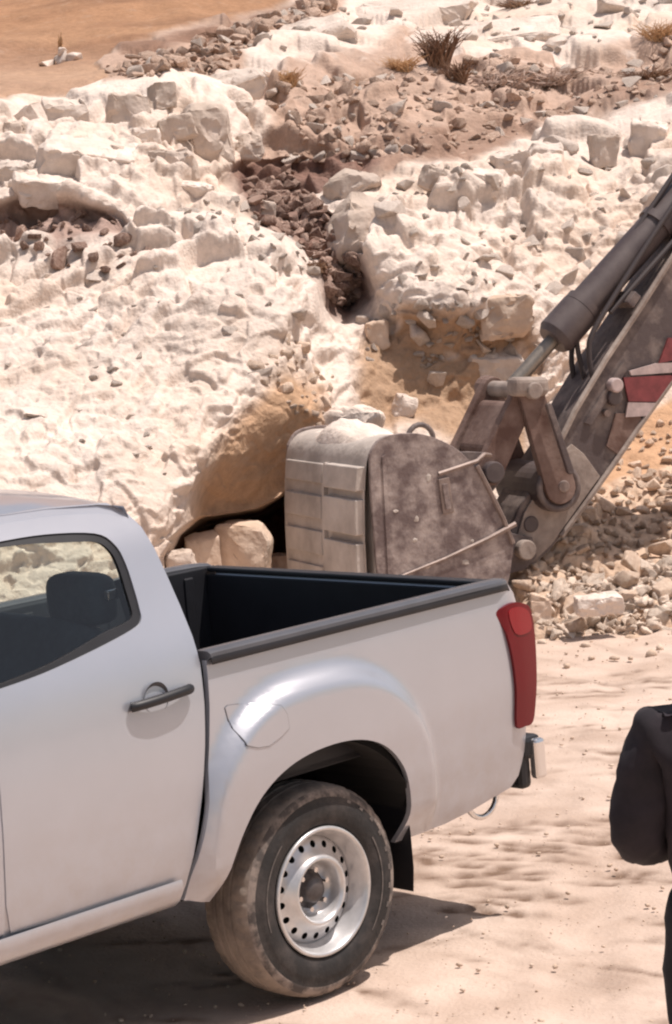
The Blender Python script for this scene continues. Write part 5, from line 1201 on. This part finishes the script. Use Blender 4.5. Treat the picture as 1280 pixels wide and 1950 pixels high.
# ------------------------------------------------------------------ dead bushes, dry grass, dead branches
M_TWIG = mat('dead_brown_twigs', (0.13, 0.065, 0.04), 0.9, col2=(0.30, 0.18, 0.11), vscale=3)
M_GREYTWIG = mat('bleached_twigs', (0.38, 0.27, 0.22), 0.9, col2=(0.55, 0.43, 0.36), vscale=3)
M_STRAW = mat('dry_orange_grass', (0.42, 0.24, 0.12), 0.9, col2=(0.62, 0.40, 0.22), vscale=3)
def bush(px, py, w, h, n, m, label, seed, name='dead_bush', cat='bush', lean=0.0, thick=0.008, spread=1.0, curl=0.35):
    p = on_slope(px, py); D = p.y; W = w / FP * D / 2; H = h / FP * D; r = random.Random(seed)
    bm = bmesh.new()
    for k in range(n):
        a = r.uniform(0, 2 * pi); q = Vector((r.uniform(-.35, .35) * W, r.uniform(-.3, .3) * W, -0.03)); d = Vector((cos(a) * spread + lean, sin(a) * 0.6 - 0.2, 0)) * W
        L = r.uniform(0.45, 1.0); pts = []; 
        for j in range(5):
            t = j / 4; pts.append(q + d * t * L * (0.5 + 0.5 * t) + Vector((r.uniform(-1, 1), r.uniform(-1, 1), r.uniform(-1, 1))) * curl * 0.16 * W * t + Vector((0, 0, H * L * (t - curl * 0.55 * t * t) * r.uniform(.85, 1.1))))
        add_tube(bm, pts, [thick, thick * .9, thick * .7, thick * .5, thick * .25], 3)
        if r.random() < .6:
            b0 = pts[2]; pts2 = [b0, b0 + Vector((r.uniform(-.3, .3) * W, r.uniform(-.3, .2) * W, H * .25 * r.random())), b0 + Vector((r.uniform(-.5, .5) * W, r.uniform(-.3, .2) * W, H * .4 * r.random()))]
            add_tube(bm, pts2, [thick * .6, thick * .4, thick * .2], 3)
    o = obj_bm(name, bm, m); o.location = p; tag(o, label, cat); return o
bush(114, 96, 20, 52, 16, M_STRAW, 'pale dry stalks standing in the small pile of stones at the upper left', 21, name='dry_stalks', cat='grass tuft', thick=0.012, spread=.6)
bush(835, 118, 110, 92, 110, M_TWIG, 'largest dark brown dead bush on the slope above the brown ledge', 1, thick=0.011)
bush(872, 150, 80, 56, 70, M_TWIG, 'low dark dead bush tucked against the right foot of the largest one', 2, thick=0.011)
bush(545, 172, 80, 46, 120, M_STRAW, 'orange dry grass tuft at the right end of the crest boulders', 3, name='dry_grass_tuft', cat='grass tuft', thick=0.006)
bush(690, 152, 120, 44, 150, M_STRAW, 'widest orange dry grass tuft, left of the dead bush', 4, name='dry_grass_tuft', cat='grass tuft', thick=0.006)
bush(765, 135, 90, 40, 110, M_STRAW, 'orange dry grass tuft touching the left side of the dead bush', 5, name='dry_grass_tuft', cat='grass tuft', thick=0.006)
bush(1255, 84, 110, 52, 120, M_STRAW, 'orange dry grass tuft at the upper right edge', 6, name='dry_grass_tuft', cat='grass tuft', thick=0.006)
bush(1235, 158, 110, 34, 90, M_TWIG, 'low brown dead bush at the right end of the ledge', 7, thick=0.009)
bush(985, 14, 90, 22, 60, M_TWIG, 'small dark bush at the very top of the slope', 8, thick=0.009)
bush(950, 150, 150, 52, 70, M_GREYTWIG, 'bleached tangle of dead branches on the ledge right of the dead bush', 9, name='dead_branches', cat='branches', thick=0.013, curl=.9)
bush(1050, 150, 170, 44, 60, M_GREYTWIG, 'sparse bleached branches lying right of the thicker tangle', 10, name='dead_branches', cat='branches', thick=0.012, curl=.9)
bush(430, 66, 90, 26, 50, M_TWIG, 'dark twigs along the upper edge of the debris strip', 11, name='dead_branches', cat='branches', thick=0.010, curl=.9)
bush(600, 520, 60, 40, 40, M_TWIG, 'dark roots and twigs hanging in the gully', 12, name='dead_branches', cat='branches', thick=0.010, curl=.9)

# ------------------------------------------------------------------ person at the right edge, back turned, in black
M_CLOTH = mat('black_jacket_cloth', (0.017, 0.012, 0.016), 0.9, var=0.4, vscale=7, bump=0.004, bscale=9)
M_TROUSER = mat('black_trouser_cloth', (0.011, 0.010, 0.013), 0.9, var=0.4, vscale=7, bump=0.004, bscale=9)
M_SKIN = mat('tanned_skin', (0.36, 0.20, 0.13), 0.55)
M_HAIR = mat('black_hair', (0.010, 0.008, 0.008), 0.6)
M_SHOE = mat('black_shoe_leather', (0.018, 0.015, 0.014), 0.5)
def skin_obj(name, V, E, Rr, m, parent, root=0, sub=2):
    me = bpy.data.meshes.new(name); me.from_pydata(V, E, []); o = obj_from(name, me, m, parent)
    sk = o.modifiers.new('skin', 'SKIN'); sk.use_smooth_shade = True
    d = me.skin_vertices[0].data
    for i, rr in enumerate(Rr): d[i].radius = rr if isinstance(rr, tuple) else (rr, rr)
    d[root].use_root = True
    ss = o.modifiers.new('sub', 'SUBSURF'); ss.levels = sub; ss.render_levels = sub
    return o
person = empty('person', (0.885, 5.62, -0.02), radians(-8)); tag(person, 'person in black seen from behind at the right edge, left arm bent at the elbow', 'person')
# local frame: x to the person's right (image right), y away from the camera (the way the person faces), z up
HIP = 0.86
V = [(0, 0, .90), (0, .0, 1.06), (0, .0, 1.24), (0, -.01, 1.345), (0, .0, 1.42), (0, .012, 1.47),
     (-.165, -.01, 1.315), (-.245, -.03, 1.06), (-.17, .17, 1.005), (-.10, .30, 1.05),
     (.165, -.01, 1.315), (.23, -.02, 1.06), (.20, .10, .86), (.19, .15, .79),
     (-.095, 0, .86), (-.10, .01, .48), (-.105, -.02, .10), (-.11, .07, .04),
     (.095, 0, .86), (.10, .03, .48), (.105, .02, .10), (.11, .11, .04)]
E = [(0, 1), (1, 2), (2, 3), (3, 4), (4, 5), (3, 6), (6, 7), (7, 8), (8, 9), (3, 10), (10, 11), (11, 12), (12, 13), (0, 14), (14, 15), (15, 16), (16, 17), (0, 18), (18, 19), (19, 20), (20, 21)]
Rr = [(.10, .07), (.09, .065), (.11, .07), (.08, .055), (.048, .048), (.050, .050), .040, .034, .030, .025, .040, .034, .030, .025, .062, .042, .034, .028, .062, .042, .034, .028]
skin_obj('body', V, E, Rr, M_SKIN, person)
def head(c):
    bm = bmesh.new(); bmesh.ops.create_uvsphere(bm, u_segments=32, v_segments=24, radius=1.0)
    for v in bm.verts:
        x, y, z = v.co; sx, sy, sz = .076, .096, .112
        if z < 0: sx *= 1 - .28 * (-z) ** 1.3; sy *= 1 - .12 * (-z)
        v.co = Vector((x * sx, y * sy, z * sz))
        # the face looks along +y
        fy = max(0, y)
        v.co.y += 0.022 * exp(-((x / .16) ** 2 + ((z + .12) / .20) ** 2)) * (fy > .5)
        for ex in (-.38, .38): v.co.y -= 0.010 * exp(-(((x - ex) / .2) ** 2 + ((z - .08) / .14) ** 2)) * (fy > .4)
    o = obj_bm('head', bm, M_SKIN, person, smooth=True); o.location = c
    for sx in (-1, 1):
        bm = bmesh.new(); bmesh.ops.create_uvsphere(bm, u_segments=12, v_segments=8, radius=1); 
        for v in bm.verts: v.co = Vector((v.co.x * .010 + sx * .078, v.co.y * .020, v.co.z * .030))
        obj_bm('ear', bm, M_SKIN, o, smooth=True)
        bm = bmesh.new(); bmesh.ops.create_uvsphere(bm, u_segments=12, v_segments=8, radius=.011)
        for v in bm.verts: v.co += Vector((sx * .030, .083, .010))
        obj_bm('eye', bm, M_HAIR, o, smooth=True)
    bm = bmesh.new(); add_box(bm, (0, .086, -.052), (.045, .012, .010)); obj_bm('mouth', bm, mat('lips', (0.28, 0.11, 0.09), 0.5), o, bevel=.004)
    bm = bmesh.new(); bmesh.ops.create_uvsphere(bm, u_segments=28, v_segments=20, radius=1.0)
    for v in bm.verts:
        x, y, z = v.co; v.co = Vector((x * .084, y * .104 - .004, z * .119 + .006)) 
    bmesh.ops.delete(bm, geom=[v for v in bm.verts if (v.co.y > .045 and v.co.z < .062) or v.co.z < -.075], context='VERTS')
    obj_bm('hair', bm, M_HAIR, o, smooth=True)
    return o
head((0.0, .025, 1.575))
# loose jacket: torso, bent left arm, hanging right arm, upright collar
V = [(0, 0, .90), (0, 0, 1.06), (0, -.005, 1.20), (0, -.012, 1.31), (0, -.008, 1.375), (0, -.006, 1.41),
     (-.160, -.012, 1.315), (-.205, -.025, 1.20), (-.235, -.035, 1.07), (-.195, .08, 1.035), (-.12, .24, 1.045),
     (.160, -.012, 1.315), (.21, -.02, 1.19), (.235, -.02, 1.06), (.205, .08, .88)]
E = [(0, 1), (1, 2), (2, 3), (3, 4), (4, 5), (3, 6), (6, 7), (7, 8), (8, 9), (9, 10), (3, 11), (11, 12), (12, 13), (13, 14)]
Rr = [(.170, .130), (.160, .125), (.168, .128), (.155, .115), (.080, .080), (.070, .070), .080, .070, .070, .066, .052, .075, .066, .060, .048]
jk = skin_obj('jacket', V, E, Rr, M_CLOTH, person, sub=3)
dt = bpy.data.textures.new('folds', 'CLOUDS'); dt.noise_scale = 0.085
for o_ in (jk,):
    dm = o_.modifiers.new('folds', 'DISPLACE'); dm.texture = dt; dm.strength = 0.030; dm.mid_level = 0.35
V = [(0, 0, .98), (0, 0, .88), (-.085, 0, .82), (-.098, .008, .62), (-.104, .0, .46), (-.108, -.02, .25), (-.110, -.02, .09), (.085, 0, .82), (.098, .02, .62), (.102, .025, .46), (.106, .02, .25), (.110, .02, .09)]
E = [(0, 1), (1, 2), (2, 3), (3, 4), (4, 5), (5, 6), (1, 7), (7, 8), (8, 9), (9, 10), (10, 11)]
Rr = [(.150, .115), (.150, .115), .100, .088, .074, .068, .066, .100, .088, .074, .068, .066]
tr_ = skin_obj('trousers', V, E, Rr, M_TROUSER, person, root=1)
dm = tr_.modifiers.new('folds', 'DISPLACE'); dm.texture = dt; dm.strength = 0.022; dm.mid_level = 0.35
for sx, yy in ((-1, -.02), (1, .02)):
    bm = bmesh.new(); bmesh.ops.create_uvsphere(bm, u_segments=20, v_segments=12, radius=1)
    for v in bm.verts:
        x, y, z = v.co; v.co = Vector((x * (.048 - .008 * y) , y * .135, max(z, -.55) * (.055 - .018 * y)))
    o = obj_bm('shoe', bm, M_SHOE, person, smooth=True); o.location = (sx * .112, yy + .055, .034)
def hand(wrist, dirv, up, flip):
    d = Vector(dirv).normalized(); u = Vector(up).normalized(); s_ = d.cross(u).normalized() * flip
    W = Vector(wrist); V = [W, W + d * .045, W + d * .085]; E = [(0, 1), (1, 2)]; R_ = [(.024, .018), (.034, .016), (.036, .014)]
    for k, (off, L) in enumerate(((-.028, .066), (-.009, .076), (.010, .072), (.028, .056))):
        b = len(V); base = W + d * .080 + s_ * off; V += [base, base + d * L * .45 - u * .006, base + d * L * .78 - u * .022, base + d * L * .88 - u * .042]; E += [(2, b), (b, b + 1), (b + 1, b + 2), (b + 2, b + 3)]; R_ += [.0095, .0088, .008, .007]
    b = len(V); V += [W + d * .025 - s_ * .030, W + d * .055 - s_ * .050 - u * .010, W + d * .082 - s_ * .052 - u * .022]; E += [(1, b), (b, b + 1), (b + 1, b + 2)]; R_ += [.012, .010, .0085]
    skin_obj('hand', [tuple(v) for v in V], E, R_, M_SKIN, person, root=1, sub=1)
hand((-.105, .285, 1.050), (.35, .95, .02), (0, 0, 1), 1)
hand((.192, .145, .800), (-.02, .30, -1), (1, 0, 0), -1)
